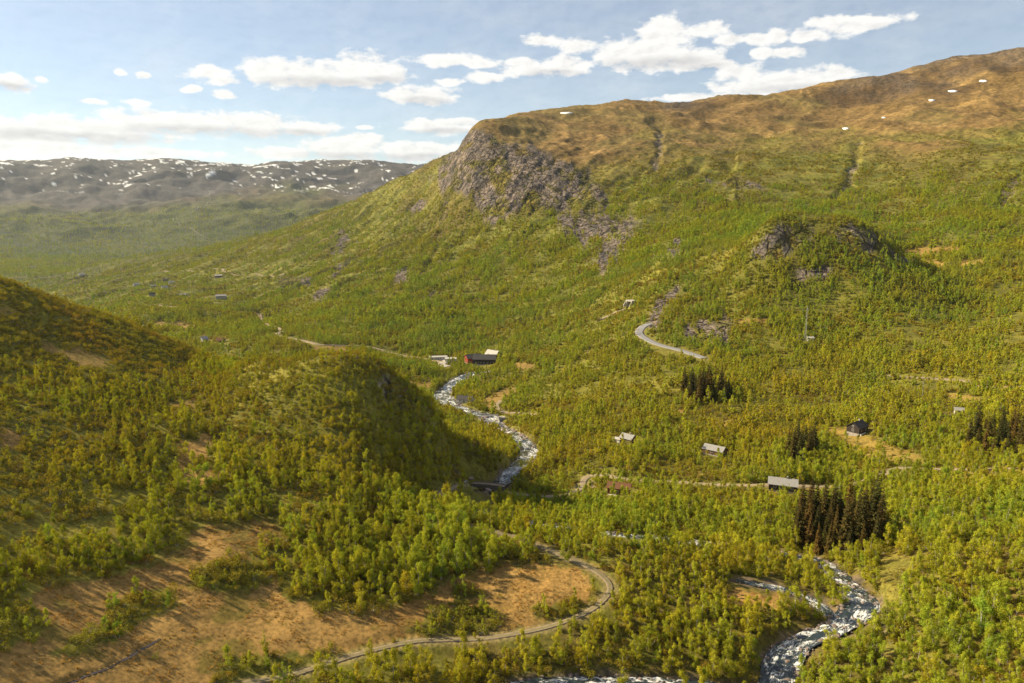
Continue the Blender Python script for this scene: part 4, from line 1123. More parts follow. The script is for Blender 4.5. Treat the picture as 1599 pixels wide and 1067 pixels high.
def house(name, label, cat, px, py, dlim, rz, L, W, wh, rise, wall, roof, base=.6, ov=.45, wins=2, chim=True, door=True, keep=None, porch=0, group=None, ends=0):
    """gabled house; ridge along local x; front is local -y; the ground falls away under its base"""
    loc, rot = site(px, py, *dlim, rz, keep=keep)
    e = new_obj(name, None, label=label, category=cat)
    if group: e['group'] = group
    e.location = loc; e.rotation_euler = (0, 0, rot)
    hx, hy = L / 2, W / 2
    part('foundation', lambda b: box(b, -hx + .05, hx - .05, -hy + .05, hy - .05, -2.2, base), M_STONE, e)
    z0 = base; z1 = base + wh
    wl = part('wall', lambda b: prism(b, [(-hy, z0), (hy, z0), (hy, z1), (0, z1 + rise), (-hy, z1)], -hx, hx), M_W[wall], e)
    sl_ = rise / hy; t = .16
    def rf(b):
        for s in (-1, 1):
            prism(b, [(0, z1 + rise + .03), (s * (hy + ov), z1 - ov * sl_ + .03), (s * (hy + ov), z1 - ov * sl_ + .03 + t), (0, z1 + rise + t + .06)], -hx - ov, hx + ov)
    r = part('roof', rf, M_R[roof], e)
    def rdg(b): prism(b, [(-.2, z1 + rise + t - .04), (.2, z1 + rise + t - .04), (0, z1 + rise + t + .12)], -hx - ov - .02, hx + ov + .02)
    part('ridge_cap', rdg, M_R[roof], r)
    if chim:
        cx_ = hx * .3
        part('chimney', lambda b: box(b, cx_ - .35, cx_ + .35, -.35, .35, z1 + rise - .5, z1 + rise + 1.1), M_STONE, r)
    def window(x, y, z, ww, hh, axis):
        def pane(b):
            if axis == 'y': box(b, x - ww / 2, x + ww / 2, y - .02, y + .02, z, z + hh)
            else: box(b, x - .02, x + .02, y - ww / 2, y + ww / 2, z, z + hh)
        def frame(b):
            f = .09
            for (a, c, q, s) in ((-ww/2 - f, ww/2 + f, -f, 0), (-ww/2 - f, ww/2 + f, hh, hh + f), (-ww/2 - f, -ww/2, 0, hh), (ww/2, ww/2 + f, 0, hh), (-.035, .035, 0, hh)):
                if axis == 'y': box(b, x + a, x + c, y - .05, y + .05, z + q, z + s)
                else: box(b, x - .05, x + .05, y + a, y + c, z + q, z + s)
        fr = part('window', frame, M_TRIM, e)
        part('pane', pane, M_GLASS, fr)
    for i in range(wins):
        xx = -hx + L * (i + 1) / (wins + 1) + (.7 if door and i >= wins / 2 else -.4 if door else 0)
        window(xx, -hy - .03, z0 + .9, 1.1, 1.1, 'y')
    for s in (-1, 1):
        window(s * (hx + .03), 0, z0 + .9, 1.1, 1.1, 'x')
        if ends: window(s * (hx + .03), 0, z1 + .1, .9, .9, 'x')
    if door:
        dr = part('door', lambda b: box(b, -.45, .45, -hy - .06, -hy + .01, z0, z0 + 2.0), M_W['dark' if wall != 'dark' else 'brown'], e)
        part('handle', lambda b: box(b, .28, .34, -hy - .11, -hy - .06, z0 + 1.0, z0 + 1.08), M_STEEL, dr)
    if porch:
        part('porch', lambda b: box(b, -hx * .9, hx * .9, -hy - porch, -hy - .02, -1.2, base - .1), M_TRIM, e)
    return e

N = (280, 520)
house('cabin', 'long cabin with pale grey metal roof standing on the gravel road', 'cabin', 1222, 764, N, 1, 11.6, 7.4, 2.5, 1.9, 'dark', 'metal', keep=8, wins=3)
house('cabin', 'brown wooden cabin with light grey roof alone among the birches', 'cabin', 1116, 709, N, -24, 10.8, 6.6, 2.3, 1.7, 'brown', 'metal', keep=8, wins=3, chim=False)
house('cabin', 'small grey roofed cabin with white flat annex, farthest left in birch wood', 'cabin', 981, 691, N, -34, 7.6, 6.0, 2.4, 1.8, 'brown', 'metal', keep=10, wins=2)
house('cabin', 'red brown cabin with rust coloured roof below the gravel road', 'cabin', 967, 771, N, -8, 9.6, 6.0, 2.8, 1.6, 'rust', 'rust', keep=11, wins=3, chim=False, porch=1.2)
house('cabin', 'dark timber cabin on pale stone base at the yellow field', 'cabin', 1338, 677, N, 62, 9.0, 7.2, 3.0, 2.6, 'dark', 'dark', keep=9, base=1.3, wins=2, ends=1, porch=1.0)
# white flat annex
loc, rot = site(964, 690, *N, -30, keep=5)
e = new_obj('shed', None, label='low white flat roofed shed left of the small grey cabin', category='shed'); e.location = loc; e.rotation_euler = (0, 0, rot)
part('wall', lambda b: box(b, -2.4, 2.4, -1.8, 1.8, -1.5, 1.9), M_W['white'], e)
part('roof', lambda b: box(b, -2.7, 2.7, -2.1, 2.1, 1.92, 2.1), M_R['white'], e)
part('door', lambda b: box(b, -.45, .45, -1.86, -1.79, 0, 1.7), M_W['grey'], e)
LD = (600, 1050)
house('lodge', 'red gabled lodge wing at the left end of the lodge group', 'lodge', 739, 566, LD, 22, 17, 11, 5.0, 3.4, 'red', 'dark', keep=13, wins=5, ends=1)
house('lodge', 'large black timber lodge building in the middle of the lodge group', 'lodge', 757, 568, LD, -6, 24, 12, 5.0, 4.2, 'dark', 'dark', keep=16, wins=7, ends=1)
house('lodge', 'lodge house with pale roof behind the black lodge', 'lodge', 770, 561, LD, -38, 15, 10, 5.0, 4.2, 'dark', 'white', keep=12, wins=4, ends=1)
house('shed', 'long pale shed standing left of the lodge yard', 'shed', 684, 562, LD, 3, 20, 6, 3.0, .9, 'white', 'white', keep=14, wins=4, chim=False)
house('shed', 'short pale shed between yard and red lodge', 'shed', 704, 565, LD, -6, 12, 7, 3.2, 1.0, 'white', 'white', keep=11, wins=2, chim=False)
house('boathouse', 'white gabled hut with long dark roof beside the river rapids', 'hut', 727, 629, (450, 760), -24, 13.5, 6.2, 3.0, 2.2, 'white', 'dark', keep=11, wins=3)
V0 = (850, 1300)
house('cabin', 'white cabin on the small green field in the far valley', 'cabin', 319, 533, V0, 30, 7.5, 6, 2.6, 2.6, 'white', 'metal', keep=12, wins=2)
house('cabin', 'brown cabin at the right end of the small green field', 'cabin', 345, 535, V0, -20, 8.5, 6, 2.4, 2.2, 'brown', 'rust', keep=12, wins=2)
for (a, b, L, rz, wl_, rf_, lab) in ((341, 433, 15, 4, 'brown', 'white', 'pale roofed house highest up beside the thin far road'), (345, 465, 19, 2, 'grey', 'grey', 'long grey roofed hall far off in the valley'), (213, 446, 13, 8, 'white', 'metal', 'tiny pale hut farthest left of the far hamlet'),
        (259, 439, 12, -10, 'brown', 'dark', 'tiny dark hut at the top of the far hamlet'), (268, 443, 12, 5, 'white', 'metal', 'tiny white hut right of the dark top hut in the far hamlet'), (240, 449, 12, 0, 'brown', 'metal', 'tiny brown hut at the left middle of the far hamlet'),
        (257, 451, 12, 12, 'white', 'metal', 'tiny pale hut in the centre of the far hamlet'), (287, 463, 14, -4, 'brown', 'metal', 'tiny brown hut at the lower right of the far hamlet'), (238, 462, 10, -4, 'grey', 'dark', 'tiny grey hut at the bottom left of the far hamlet'),
        (52, 418, 16, 0, 'white', 'metal', 'remote white house in the dark valley wood at far left'), (128, 430, 16, 10, 'white', 'metal', 'remote pale house in the valley wood left of the far spur')):
    house('hut' if 'hut' in lab else 'house', lab, 'hut' if 'hut' in lab else 'house', a, b, (1200, 3900), rz, L, L * .55, 3.0, 2.4, wl_, rf_, keep=L * 1.1, wins=2, chim=False, group='houses of the far valley')
house('hut', 'tiny white hut among the rusty spruces at the right', 'hut', 1497, 647, (380, 600), 10, 4.2, 3.2, 2.0, 1.0, 'white', 'metal', keep=5, wins=1, chim=False)

# concrete mouth of the road tunnel
loc, rot = site(984, 477, 600, 1000, -55, keep=8)
e = new_obj('tunnel_portal', None, label='small concrete tunnel mouth where the paved road enters the slope', category='tunnel portal'); e.location = loc; e.rotation_euler = (0, 0, rot)
part('lintel', lambda b: box(b, -6, 6, -2, 6, 4.4, 5.6), M_CONC, e)
for s in (-1, 1): part('side_wall', lambda b: box(b, s * 4.8 - .9, s * 4.8 + .9, -1.9, 5.9, -2, 4.38), M_CONC, e)
part('dark_backing', lambda b: box(b, -3.88, 3.88, 5.0, 5.6, -2, 4.36), M_W['dark'], e)  # dark panel closing the mouth, standing in for the unlit tunnel
for s in (-1, 1): part('wing_wall', lambda b: prism(b, [(-5, -2), (-2.05, -2), (-2.05, 4.2), (-5, .4)], s * 5.6 - .4, s * 5.6 + .4), M_CONC, e)

# relay mast and its hut on the slope below the knoll
loc, rot = site(1257, 534, 560, 760, 0, keep=4)
e = new_obj('lattice_mast', None, label='slim steel lattice mast rising from the wood below the knoll', category='mast'); e.location = loc
for i in range(4):
    sx, sy = (1, 1, -1, -1)[i], (1, -1, -1, 1)[i]
    v, q = tube([[sx * .75, sy * .75, -.5], [sx * .4, sy * .4, 15], [sx * .12, sy * .12, 31]], [.06, .055, .045], 5)
    new_obj('leg', mesh_np('leg', v, q, [M_STEEL]), e)
br = []
for k in range(15):
    za, zb = k * 2.0, k * 2.0 + 2.0
    wa, wb = .75 - za * .0203, .75 - zb * .0203
    for (p, q) in (((-1, -1), (1, -1)), ((1, -1), (1, 1)), ((1, 1), (-1, 1)), ((-1, 1), (-1, -1))):
        br.append(tube([[p[0] * wa, p[1] * wa, za], [(p[0] * wa + q[0] * wb) / 2, (p[1] * wa + q[1] * wb) / 2, (za + zb) / 2], [q[0] * wb, q[1] * wb, zb]], [.022] * 3, 4))
v, q = join(br); new_obj('bracing', mesh_np('bracing', v, q, [M_STEEL]), e)
for zz, sd in ((27.0, 1), (22.0, -1)):
    an = np.linspace(0, 6.283, 14, endpoint=False)
    vv = [(sd * .75, 0 - .55, zz)] + [(sd * .75 + .55 * math.cos(t_), -.35, zz + .55 * math.sin(t_)) for t_ in an] + [(sd * .75, -.15, zz)]
    ff = [(0, 1 + i, 1 + (i + 1) % 14) for i in range(14)] + [(15, 1 + (i + 1) % 14, 1 + i) for i in range(14)]
    new_obj('dish', mesh_np('dish', vv, ff, [M_TRIM]), e)
house('hut', 'little white equipment hut at the foot of the mast', 'hut', 1265, 534, (560, 760), 20, 4.6, 4.0, 3.0, .8, 'white', 'white', keep=5, wins=1, chim=False)

# power line poles crossing the slope
for (a, b, lab) in ((1247, 541, 'wooden power pole just left of the lattice mast'), (1440, 622, 'wooden power pole left of the reddish road strip')):
    loc, rot = site(a, b, 400, 760, 0)
    e = new_obj('power_pole', None, label=lab, category='power pole', group='power line poles'); e.location = loc; e.rotation_euler = (0, 0, .4)
    v, q = tube([[0, 0, -.5], [0, 0, 5], [0, 0, 10.5]], [.16, .14, .11], 7); new_obj('post', mesh_np('post', v, q, [M_W['grey']], smooth=True), e)
    part('crossarm', lambda b_: box(b_, -1.3, 1.3, -.18, -.1, 9.6, 9.8), M_W['grey'], e)
    for xx in (-1.15, 0, 1.15):
        v, q = tube([[xx, -.14, 9.78], [xx, -.14, 9.9], [xx, -.14, 10.1]], [.05, .07, .04], 6); new_obj('insulator', mesh_np('insulator', v, q, [M_TRIM]), e)

# stone arch bridge over the gorge
rv = waters[0][2]
rpx = project(rv[:, 0], rv[:, 1], waters[0][3])
ib = int(np.argmin((rpx[0] - 762) ** 2 + (rpx[1] - 771) ** 2))
ctr = rv[ib, :2] + np.array([-3.5, 0.0]); span = 21.0; ang = -0.12
top = math.hypot(*ctr) * ray(745, 757)[1]
top = max(top, float(waters[0][3][ib]) + 4.4)
e = new_obj('arch_bridge', None, label='low stone arch bridge across the shaded river gorge', category='bridge'); e.location = (ctr[0], ctr[1], top - .9); e.rotation_euler = (0, 0, ang)
for k_ in (0, 6, 12): KEEP.append((ctr[0] + 2, ctr[1] - k_, 8 - k_ * .2))
KEEP.append((ctr[0], ctr[1], span * .45)); 
hs_ = span / 2 + 1.5
def camber(x): return .9 * (1 - (x / hs_) ** 2)
def archwall(b):
    n = 20; xs = np.linspace(-hs_, hs_, n + 1)
    def soffit(x):
        r = hs_ * .72
        return -4.8 + 4.6 * math.sqrt(max(0, 1 - (x / r) ** 2)) if abs(x) < r else -6.5
    up = [(x, camber(x)) for x in xs]; lo = [(x, min(soffit(x), camber(x) - .45)) for x in xs]
    for y in (-1.9, 1.9):
        pass
    A_ = [[b.verts.new((x, y, z)) for (x, z) in up] for y in (-1.9, 1.9)]; B_ = [[b.verts.new((x, y, z)) for (x, z) in lo] for y in (-1.9, 1.9)]
    for i in range(n):
        b.faces.new((A_[0][i], A_[0][i+1], A_[1][i+1], A_[1][i])); b.faces.new((B_[0][i], B_[1][i], B_[1][i+1], B_[0][i+1]))
        b.faces.new((A_[0][i], B_[0][i], B_[0][i+1], A_[0][i+1])); b.faces.new((A_[1][i], A_[1][i+1], B_[1][i+1], B_[1][i]))
    for i in (0, n): b.faces.new((A_[0][i], A_[1][i], B_[1][i], B_[0][i]))
M_OLD = mottled('old_bridge_stone', (.20, .165, .13), (.12, .10, .08), 1.5, .9, .3)
part('arch', archwall, M_OLD, e)
def strip(y0, y1, h0, h1):
    def f(b):
        xs = np.linspace(-hs_, hs_, 17)
        for i in range(16):
            xa, xb = xs[i], xs[i + 1]
            v = [b.verts.new(p) for p in ((xa,y0,camber(xa)+h0),(xb,y0,camber(xb)+h0),(xb,y1,camber(xb)+h0),(xa,y1,camber(xa)+h0),(xa,y0,camber(xa)+h1),(xb,y0,camber(xb)+h1),(xb,y1,camber(xb)+h1),(xa,y1,camber(xa)+h1))]
            for q in ((0,3,2,1),(4,5,6,7),(0,1,5,4),(2,3,7,6)): b.faces.new([v[k] for k in q])
    return f
part('deck', strip(-1.5, 1.5, .01, .12), M_ROAD['gravel'], e)
part('parapet', strip(-1.95, -1.52, .01, .45), M_OLD, e); part('parapet', strip(1.52, 1.95, .01, .45), M_OLD, e)

# little dam with footbridge
pa, pb = hit(750, 656, 430, 640), hit(786, 655, 430, 640)
ctr = (pa + pb) / 2; span = float(np.linalg.norm(pb - pa)); ang = math.atan2(pb[1] - pa[1], pb[0] - pa[0])
zc = float(grid_at(Z, *ctr))
e = new_obj('dam', None, label='small concrete dam with footbridge across the river', category='dam'); e.location = (ctr[0], ctr[1], zc); e.rotation_euler = (0, 0, ang)
KEEP.append((ctr[0], ctr[1], span * .8)); KEEP.append((ctr[0] * .97, ctr[1] * .97, span * .6)); KEEP.append((ctr[0] * .94, ctr[1] * .94, span * .4))
hs2 = span / 2
part('weir', lambda b: prism(b, [(-2.2, -3), (1.2, -3), (1.0, 1.0), (.2, 1.0)], -hs2, hs2 * .45), M_CONC, e)
part('wing_wall', lambda b: prism(b, [(-7, -3), (1.5, -3), (1.5, 4.2), (.5, 4.2), (-7, .8)], hs2 * .45, hs2 * .45 + 1.0), M_CONC, e)
part('wing_wall', lambda b: prism(b, [(-4, -3), (1.5, -3), (1.5, 3.6), (0, 3.6), (-4, 1.0)], -hs2 - 1.0, -hs2), M_CONC, e)
part('abutment', lambda b: box(b, hs2 * .45 + 1.02, hs2 * 1.15, -1.2, 2.2, -3, 3.0), M_CONC, e)
part('footbridge', lambda b: box(b, -hs2 - 2, hs2 * .45 + 1.2, .3, 1.8, 4.22, 4.5), M_W['grey'], e)
for yy in (.35, 1.7):
    part('rail', lambda b: box(b, -hs2 - 2, hs2 * .45 + 1.2, yy - .05, yy + .05, 5.3, 5.42), M_W['grey'], e)
    for xx in np.linspace(-hs2 - 1.8, hs2 * .45 + 1, 7):
        part('rail_post', lambda b: box(b, xx - .05, xx + .05, yy - .05, yy + .05, 4.5, 5.3), M_W['grey'], e)

# ------------------------------------------------------------------ boulders by the water
M_BOULDER = mottled('river_boulder', (.27, .20, .165), (.13, .105, .09), 1.2, .85, .4)
BL = []
for i in range(6):
    rng = np.random.default_rng(700 + i)
    bm = bmesh.new(); bmesh.ops.create_icosphere(bm, subdivisions=2, radius=1.0)
    for v in bm.verts:
        p = v.co; k = 1 + .28 * float(gnoise(np.array([p.x * 1.3 + i * 7]), np.array([p.y * 1.3 + p.z * 2.1]), 7)[0]) + rng.uniform(-.05, .05)
        v.co = (p.x * k * 1.2, p.y * k * .9, max(-.5, p.z * k * .62))
    me = bpy.data.meshes.new('boulder'); bm.to_mesh(me); bm.free(); me.materials.append(M_BOULDER); BL.append(me)
rng = np.random.default_rng(77)
nb = 0
def boulder(xx, yy, zz, s, lab, grp):
    o = new_obj('boulder', BL[rng.integers(0, 6)], label=lab, category='boulder', group=grp)
    o.location = (xx, yy, zz); o.rotation_euler = (rng.uniform(-.25, .25), rng.uniform(-.25, .25), rng.uniform(0, 6.28)); o.scale = (s, s * rng.uniform(.75, 1.2), s * rng.uniform(.8, 1.2))
near_b, stones = [], []
for wi, amount, smin, smax in ((1, 620, .25, 1.15), (0, 320, .5, 1.9), (3, 130, .2, .8), (2, 60, .2, .6)):
    nm, lab, ln, zs, st = waters[wi]
    tg = np.gradient(ln[:, :2], axis=0); tg /= np.linalg.norm(tg, axis=1)[:, None]; nr = np.stack([tg[:, 1], -tg[:, 0]], 1)
    for k in range(amount):
        i = int(rng.integers(0, len(ln))); side_ = rng.choice([-1, 1]) * (ln[i, 2] * .5 * rng.uniform(.80, 1.35) if rng.random() < .78 else ln[i, 2] * rng.uniform(0, .4))
        p = ln[i, :2] + nr[i] * side_; s = rng.uniform(smin, smax) * rng.uniform(.4, 1)
        z_ = max(float(grid_at(Z, p[0], p[1])), zs[i] - .25)
        (near_b if wi in (1, 3) and s > .62 else stones).append((p[0], p[1], z_, s, wi, i))
near_b.sort(key=lambda t: math.hypot(t[0], t[1]))
near_b, rest_b = near_b[:48], near_b[48:]; stones += rest_b
rws = [near_b[i:i + 12] for i in range(0, len(near_b), 12)]
for ri, rw in enumerate(rws):
    rw.sort(key=lambda t: math.atan2(t[0], t[1]))
    for j, t_ in enumerate(rw):
        boulder(*t_[:4], 'wet brown boulder, %s from left in the %s dozen along the foaming stream' % (ordinal(j), ['nearest', 'second nearest', 'third nearest', 'farthest'][ri]), 'boulders of the foaming stream')
SRC['stone_store'] = bpy.data.collections.new('stone_store')
for i in range(6): SRC['stone_store'].objects.link(bpy.data.objects.new('stone_source_%02d' % i, BL[i]))
stones = np.array([s[:4] for s in stones])
mass('river_stones', 'stone_store', stones[:, :3], stones[:, 3], rng.uniform(0, 6.28, len(stones)), rng.integers(0, 6, len(stones)), np.zeros(len(stones)), label='wet stones lining the river and the foaming stream', category='stones')
# ------------------------------------------------------------------ spruce stands: each tree its own thing
STANDS = [  # outline of the ground they stand on, distance limits, number, height, words
    ([(1245,858),(1270,864),(1330,868),(1372,860),(1378,836),(1340,824),(1262,824),(1243,838)], 225, 320, 64, 19.0, 'black stand beside foaming stream', 31),
    ([(1066,612),(1080,606),(1120,606),(1146,614),(1144,630),(1110,636),(1074,628)], 440, 560, 30, 20.0, 'dark clump below paved road', 32),
    ([(1226,724),(1246,728),(1270,716),(1278,700),(1256,694),(1230,702)], 350, 430, 18, 17.0, 'rusty clump left of yellow field', 33),
    ([(1506,716),(1560,726),(1620,726),(1620,676),(1560,668),(1515,680)], 330, 470, 40, 17.0, 'rusty wood at right edge', 34)]
SPR = []
for i in range(5):
    tb, lf = spruce(620 + i)
    SPR.append((mesh_np('trunk', tb[0], tb[1], [M_SBARK], smooth=True), mesh_np('crown', lf[0], lf[1], [M_SPRUCE])))
def inpoly(p, x, y):
    c = False
    for i in range(len(p)):
        ax, ay = p[i]; bx, by = p[(i + 1) % len(p)]
        if (ay > y) != (by > y) and x < (bx - ax) * (y - ay) / (by - ay + 1e-12) + ax:
            c = not c
    return c
for (pl, d0, d1, num, hh, words, sd) in STANDS:
    rng = np.random.default_rng(sd)
    p = np.array(pl); got = []
    wp = [hit(a, b, d0, d1) for a, b in pl]
    wp = [tuple(q) for q in wp]; wx0, wy0 = np.min(wp, 0); wx1, wy1 = np.max(wp, 0)
    tries = 0; sep_ = 3.1
    while len(got) < num and tries < 9000:
        tries += 1
        if tries % 1500 == 0: sep_ *= .8
        a = (rng.uniform(wx0, wx1), rng.uniform(wy0, wy1))
        if inpoly(wp, *a) and all((a[0] - g[0]) ** 2 + (a[1] - g[1]) ** 2 > sep_ ** 2 for g in got):
            got.append(a)
    med = np.median([math.hypot(*g) for g in got])
    KEEP += [(g[0], g[1], 2.3) for g in got]
    for row, sub in (('front', [g for g in got if math.hypot(*g) <= med]), ('back', [g for g in got if math.hypot(*g) > med])):
        sub.sort(key=lambda g: math.atan2(g[0], g[1]))
        for i, g in enumerate(sub):
            s = hh / 15.0 * rng.uniform(.55, 1.15)
            e = new_obj('spruce_tree', None, label='spruce, %s from left in the %s half of the %s' % (ordinal(i), row, words), category='spruce', group='spruces of the ' + words)
            e.location = (g[0], g[1], float(grid_at(Z, g[0], g[1]))); e.rotation_euler = (0, 0, rng.uniform(0, 6.28)); e.scale = (s * rng.uniform(.85, 1.2),) * 2 + (s,)
            tm, cm = SPR[rng.integers(0, 5)]
            ti = float(np.clip(rng.normal(.66, .25), 0, 1))
            new_obj('trunk', tm, e); new_obj('crown', cm, e, tint=ti)

# ------------------------------------------------------------------ birch woods
gv = hit(750, 782, 290, 360); gs = math.hypot(*gv)
KEEP += [(gv[0] * (1 - o_ / gs), gv[1] * (1 - o_ / gs), 6.5) for o_ in range(0, 34, 5)]
for (nm, lab, ln, zs, st) in waters[:4]:
    for q in ln[::3]:
        s_ = math.hypot(q[0], q[1])
        if rng.random() < (.9 if nm == 'river' and 200 < s_ < 275 and q[0] > 25 and q[0] < 75 else .36): KEEP.append((q[0] * (1 - 3.5 / s_), q[1] * (1 - 3.5 / s_), q[2] * .5 + 1.5)); KEEP.append((q[0] * (1 - 8 / s_), q[1] * (1 - 8 / s_), q[2] * .5))
        if 215 < s_ < 275 and 28 < q[0] < 72 and rng.random() < .75: KEEP.extend([(q[0] * (1 - o_ / s_), q[1] * (1 - o_ / s_), 3.2) for o_ in (4, 8, 12, 16)])
for (nm, lab, ln, zs, wd, mt) in roads:
    if nm == 'gravel_track' or lab.startswith('pale gravel road') or lab.startswith('gravel road leaving') or lab.startswith('winding'):
        for q in ln[::2]:
            s_ = math.hypot(q[0], q[1])
            for k_, r_ in ((2.5, 2.6), (6.0, 2.2)) if s_ < 500 else ((4, 4), (11, 4)):
                if s_ > 500 or rng.random() < .5: KEEP.append((q[0] * (1 - k_ / s_), q[1] * (1 - k_ / s_), r_))
    if mt in ('asphalt', 'yard'):
        for q in ln[::2]:
            s_ = math.hypot(q[0], q[1]); f_ = 9.0 / s_
            KEEP.append((q[0], q[1], 5.5)); KEEP.append((q[0] * (1 - f_), q[1] * (1 - f_), 6.0)); KEEP.append((q[0] * (1 - 2 * f_), q[1] * (1 - 2 * f_), 4.0))
def stand_points(d0, d1, sp, seed, top):
    x, y, d, rng = spread(d0, d1, sp, seed)
    f = grid_at(forest, x, y)
    if d0 >= 430: f = f * (.42 + .85 * sstep(-.35, .25, fbm(x * .9 - y * .4, (x * .4 + y * .9) * .55, 24 + d0 * .006, 3, 49, .6)))
    k = rng.uniform(0, 1, len(x)) < f
    x, y, d = x[k], y[k], d[k]
    z = grid_at(Z, x, y)
    k = seen(x, y, z, top, .035 if d0 < 900 else .006) & clear_of_keep(x, y)
    return x[k], y[k], d[k], z[k], rng

def tints(x, y, d, rng, sd):
    b = .46 + .30 * fbm(x, y, 55, 3, sd) + .20 * fbm(x, y, 300, 2, sd + 4) + rng.normal(0, .13, len(x))
    return np.clip(b + .20 * sstep(380, 900, d), 0, 1)

x, y, d, z, rng = stand_points(146, 430, 2.55, 41, 8)
hgt = np.clip(rng.lognormal(1.74, .28, len(x)), 2.6, 9.8) * (1 - .5 * grid_at(lowscrub, x, y)) * (0.86 + .22 * fbm(x, y, 40, 2, 43)) * (1 - .42 * sstep(-94, -62, z)) * (1 - .5 * grid_at(isle, x, y))
tint = tints(x, y, d, rng, 45)
ppx, ppy = project(x, y, z); tpx, tpy = project(x, y, z + hgt)
inview = (ppx > 4) & (ppx < 1595) & (tpy < 1045) & (ppy < 1110) & (hgt > 4.6)
order = np.argsort(np.where(inview, -hgt / d, 9.0))
single = np.zeros(len(x), bool); single[order[:300]] = True
# single birches of the foreground
BM = [(mesh_np('trunk', tb[0], tb[1], [M_BARK], smooth=True), mesh_np('crown', lf[0], lf[1], [M_BIRCH])) for tb, lf in BIRCH]
def zone(a, b):
    if a > 1430: return 'sunny wood in lower right corner'
    if a > 1270 and b > 900: return 'right bank of foaming stream'
    if a > 1130: return 'left bank of foaming stream'
    if a > 960: return 'between track bend and foaming stream'
    if a > 800: return 'inside the gravel track bend'
    if a > 620: return 'below gravel track at bottom edge'
    if a > 330 and b > 990: return 'at bottom end of gravel track'
    if a > 330: return 'grove in middle of brown bog'
    if b > 900: return 'brown bog at lower left'
    return 'along left side of brown bog'
zones = {}
for i in np.where(single)[0]:
    zones.setdefault(zone(ppx[i], ppy[i]), []).append(i)
for zn, ids in zones.items():
    ids = np.array(ids); q = max(1, int(math.ceil(len(ids) / 14)))
    by_d = ids[np.argsort(d[ids])]
    rows = np.array_split(by_d, q)
    for ri, rw in enumerate(rows):
        rw = rw[np.argsort(ppx[rw])]
        rname = ('' if q == 1 else 'front row, ' if ri == 0 else 'back row, ' if ri == q - 1 else '%s row, ' % ordinal(ri))
        for j, i in enumerate(rw):
            size = 'tall' if hgt[i] > 7.8 else 'medium' if hgt[i] > 6.9 else 'small'
            e = new_obj('birch_tree', None, label='%s birch, %s from left, %s%s' % (size, ordinal(j), rname, zn), category='birch', group='birches, ' + zn)
            s = hgt[i] / 7.0; e.location = (x[i], y[i], z[i]); e.rotation_euler = (0, 0, rng.uniform(0, 6.28)); e.scale = (s, s, s * rng.uniform(.95, 1.15))
            tm, cm = BM[rng.integers(0, NB)]
            new_obj('trunk', tm, e); new_obj('crown', cm, e, tint=float(tint[i]))
m = ~single
n_ = int(m.sum()); cnt = [n_]
mass('birch_forest', 'birch_store', np.c_[x, y, z][m], hgt[m] / 7, rng.uniform(0, 6.28, n_), rng.integers(0, NB, n_), tint[m], rng.uniform(.95, 1.2, n_), label='yellow green birch wood covering the near hills and valley floor', category='forest')
x, y, d, z, rng = stand_points(430, 1000, 2.9, 51, 8)
n_ = len(x); cnt.append(n_)
hgt = np.clip(rng.lognormal(1.60, .28, n_), 2.2, 8.5) * (1 + .38 * fbm(x, y, 26, 3, 47)) * (1 - .3 * sstep(-60, 30, z))
mass('birch_forest', 'birch_mid_store', np.c_[x, y, z], hgt / 7, rng.uniform(0, 6.28, n_), rng.integers(0, 6, n_), tints(x, y, d, rng, 45), rng.uniform(.95, 1.25, n_), label='green birch wood on the middle slopes around lodge, road and knoll', category='forest')
X2 = [stand_points(1000, 1500, 3.4, 52, 7), stand_points(1500, 2500, 4.6, 53, 7), stand_points(2500, 4200, 8.0, 54, 8), stand_points(4200, 5600, 15.0, 55, 8)]
x, y, d, z = [np.concatenate([q[i] for q in X2]) for i in range(4)]
n_ = len(x); cnt.append(n_)
hgt = np.clip(rng.lognormal(1.60, .27, n_), 2.5, 8) * (1 + .50 * fbm(x, y, 34, 3, 47)) * (1 - .35 * sstep(-40, 150, z)) * (1 + .35 * sstep(2300, 2900, d) + .5 * sstep(4000, 4300, d))
mass('distant_forest', 'birch_far_store', np.c_[x, y, z], hgt / 7, rng.uniform(0, 6.28, n_), rng.integers(0, 5, n_), tints(x, y, d, rng, 45), rng.uniform(.95, 1.25, n_), label='green woods on the far valley floor and the mountain side', category='forest')

# dark conifers far off in the valley and on the slope
pl = [([(360,496),(380,484),(440,478),(446,490),(410,498)], 1100, 1600, 170), ([(796,508),(826,494),(862,488),(850,500),(815,514)], 850, 1300, 60), ([(20,440),(110,430),(190,412),(270,400),(250,420),(120,448)], 1800, 3900, 230), ([(455,455),(520,445),(500,470),(440,478)], 1100, 1600, 40)]
cx = []
for (po, a, b, num) in pl:
    wp = [tuple(hit(*q, a, b)) for q in po]
    x0_, y0_ = np.min(wp, 0); x1_, y1_ = np.max(wp, 0); k = 0; tr_ = 0
    while k < num and tr_ < 20000:
        tr_ += 1
        q = (rng.uniform(x0_, x1_), rng.uniform(y0_, y1_))
        if inpoly(wp, *q): cx.append(q); k += 1
cx = np.array(cx)
mass('distant_conifers', 'spruce_store', np.c_[cx, grid_at(Z, cx[:, 0], cx[:, 1])], rng.uniform(.55, .95, len(cx)), rng.uniform(0, 6.28, len(cx)), rng.integers(0, 2, len(cx)), rng.uniform(.5, 1, len(cx)), label='dark conifer patches far off in the valley', category='forest')

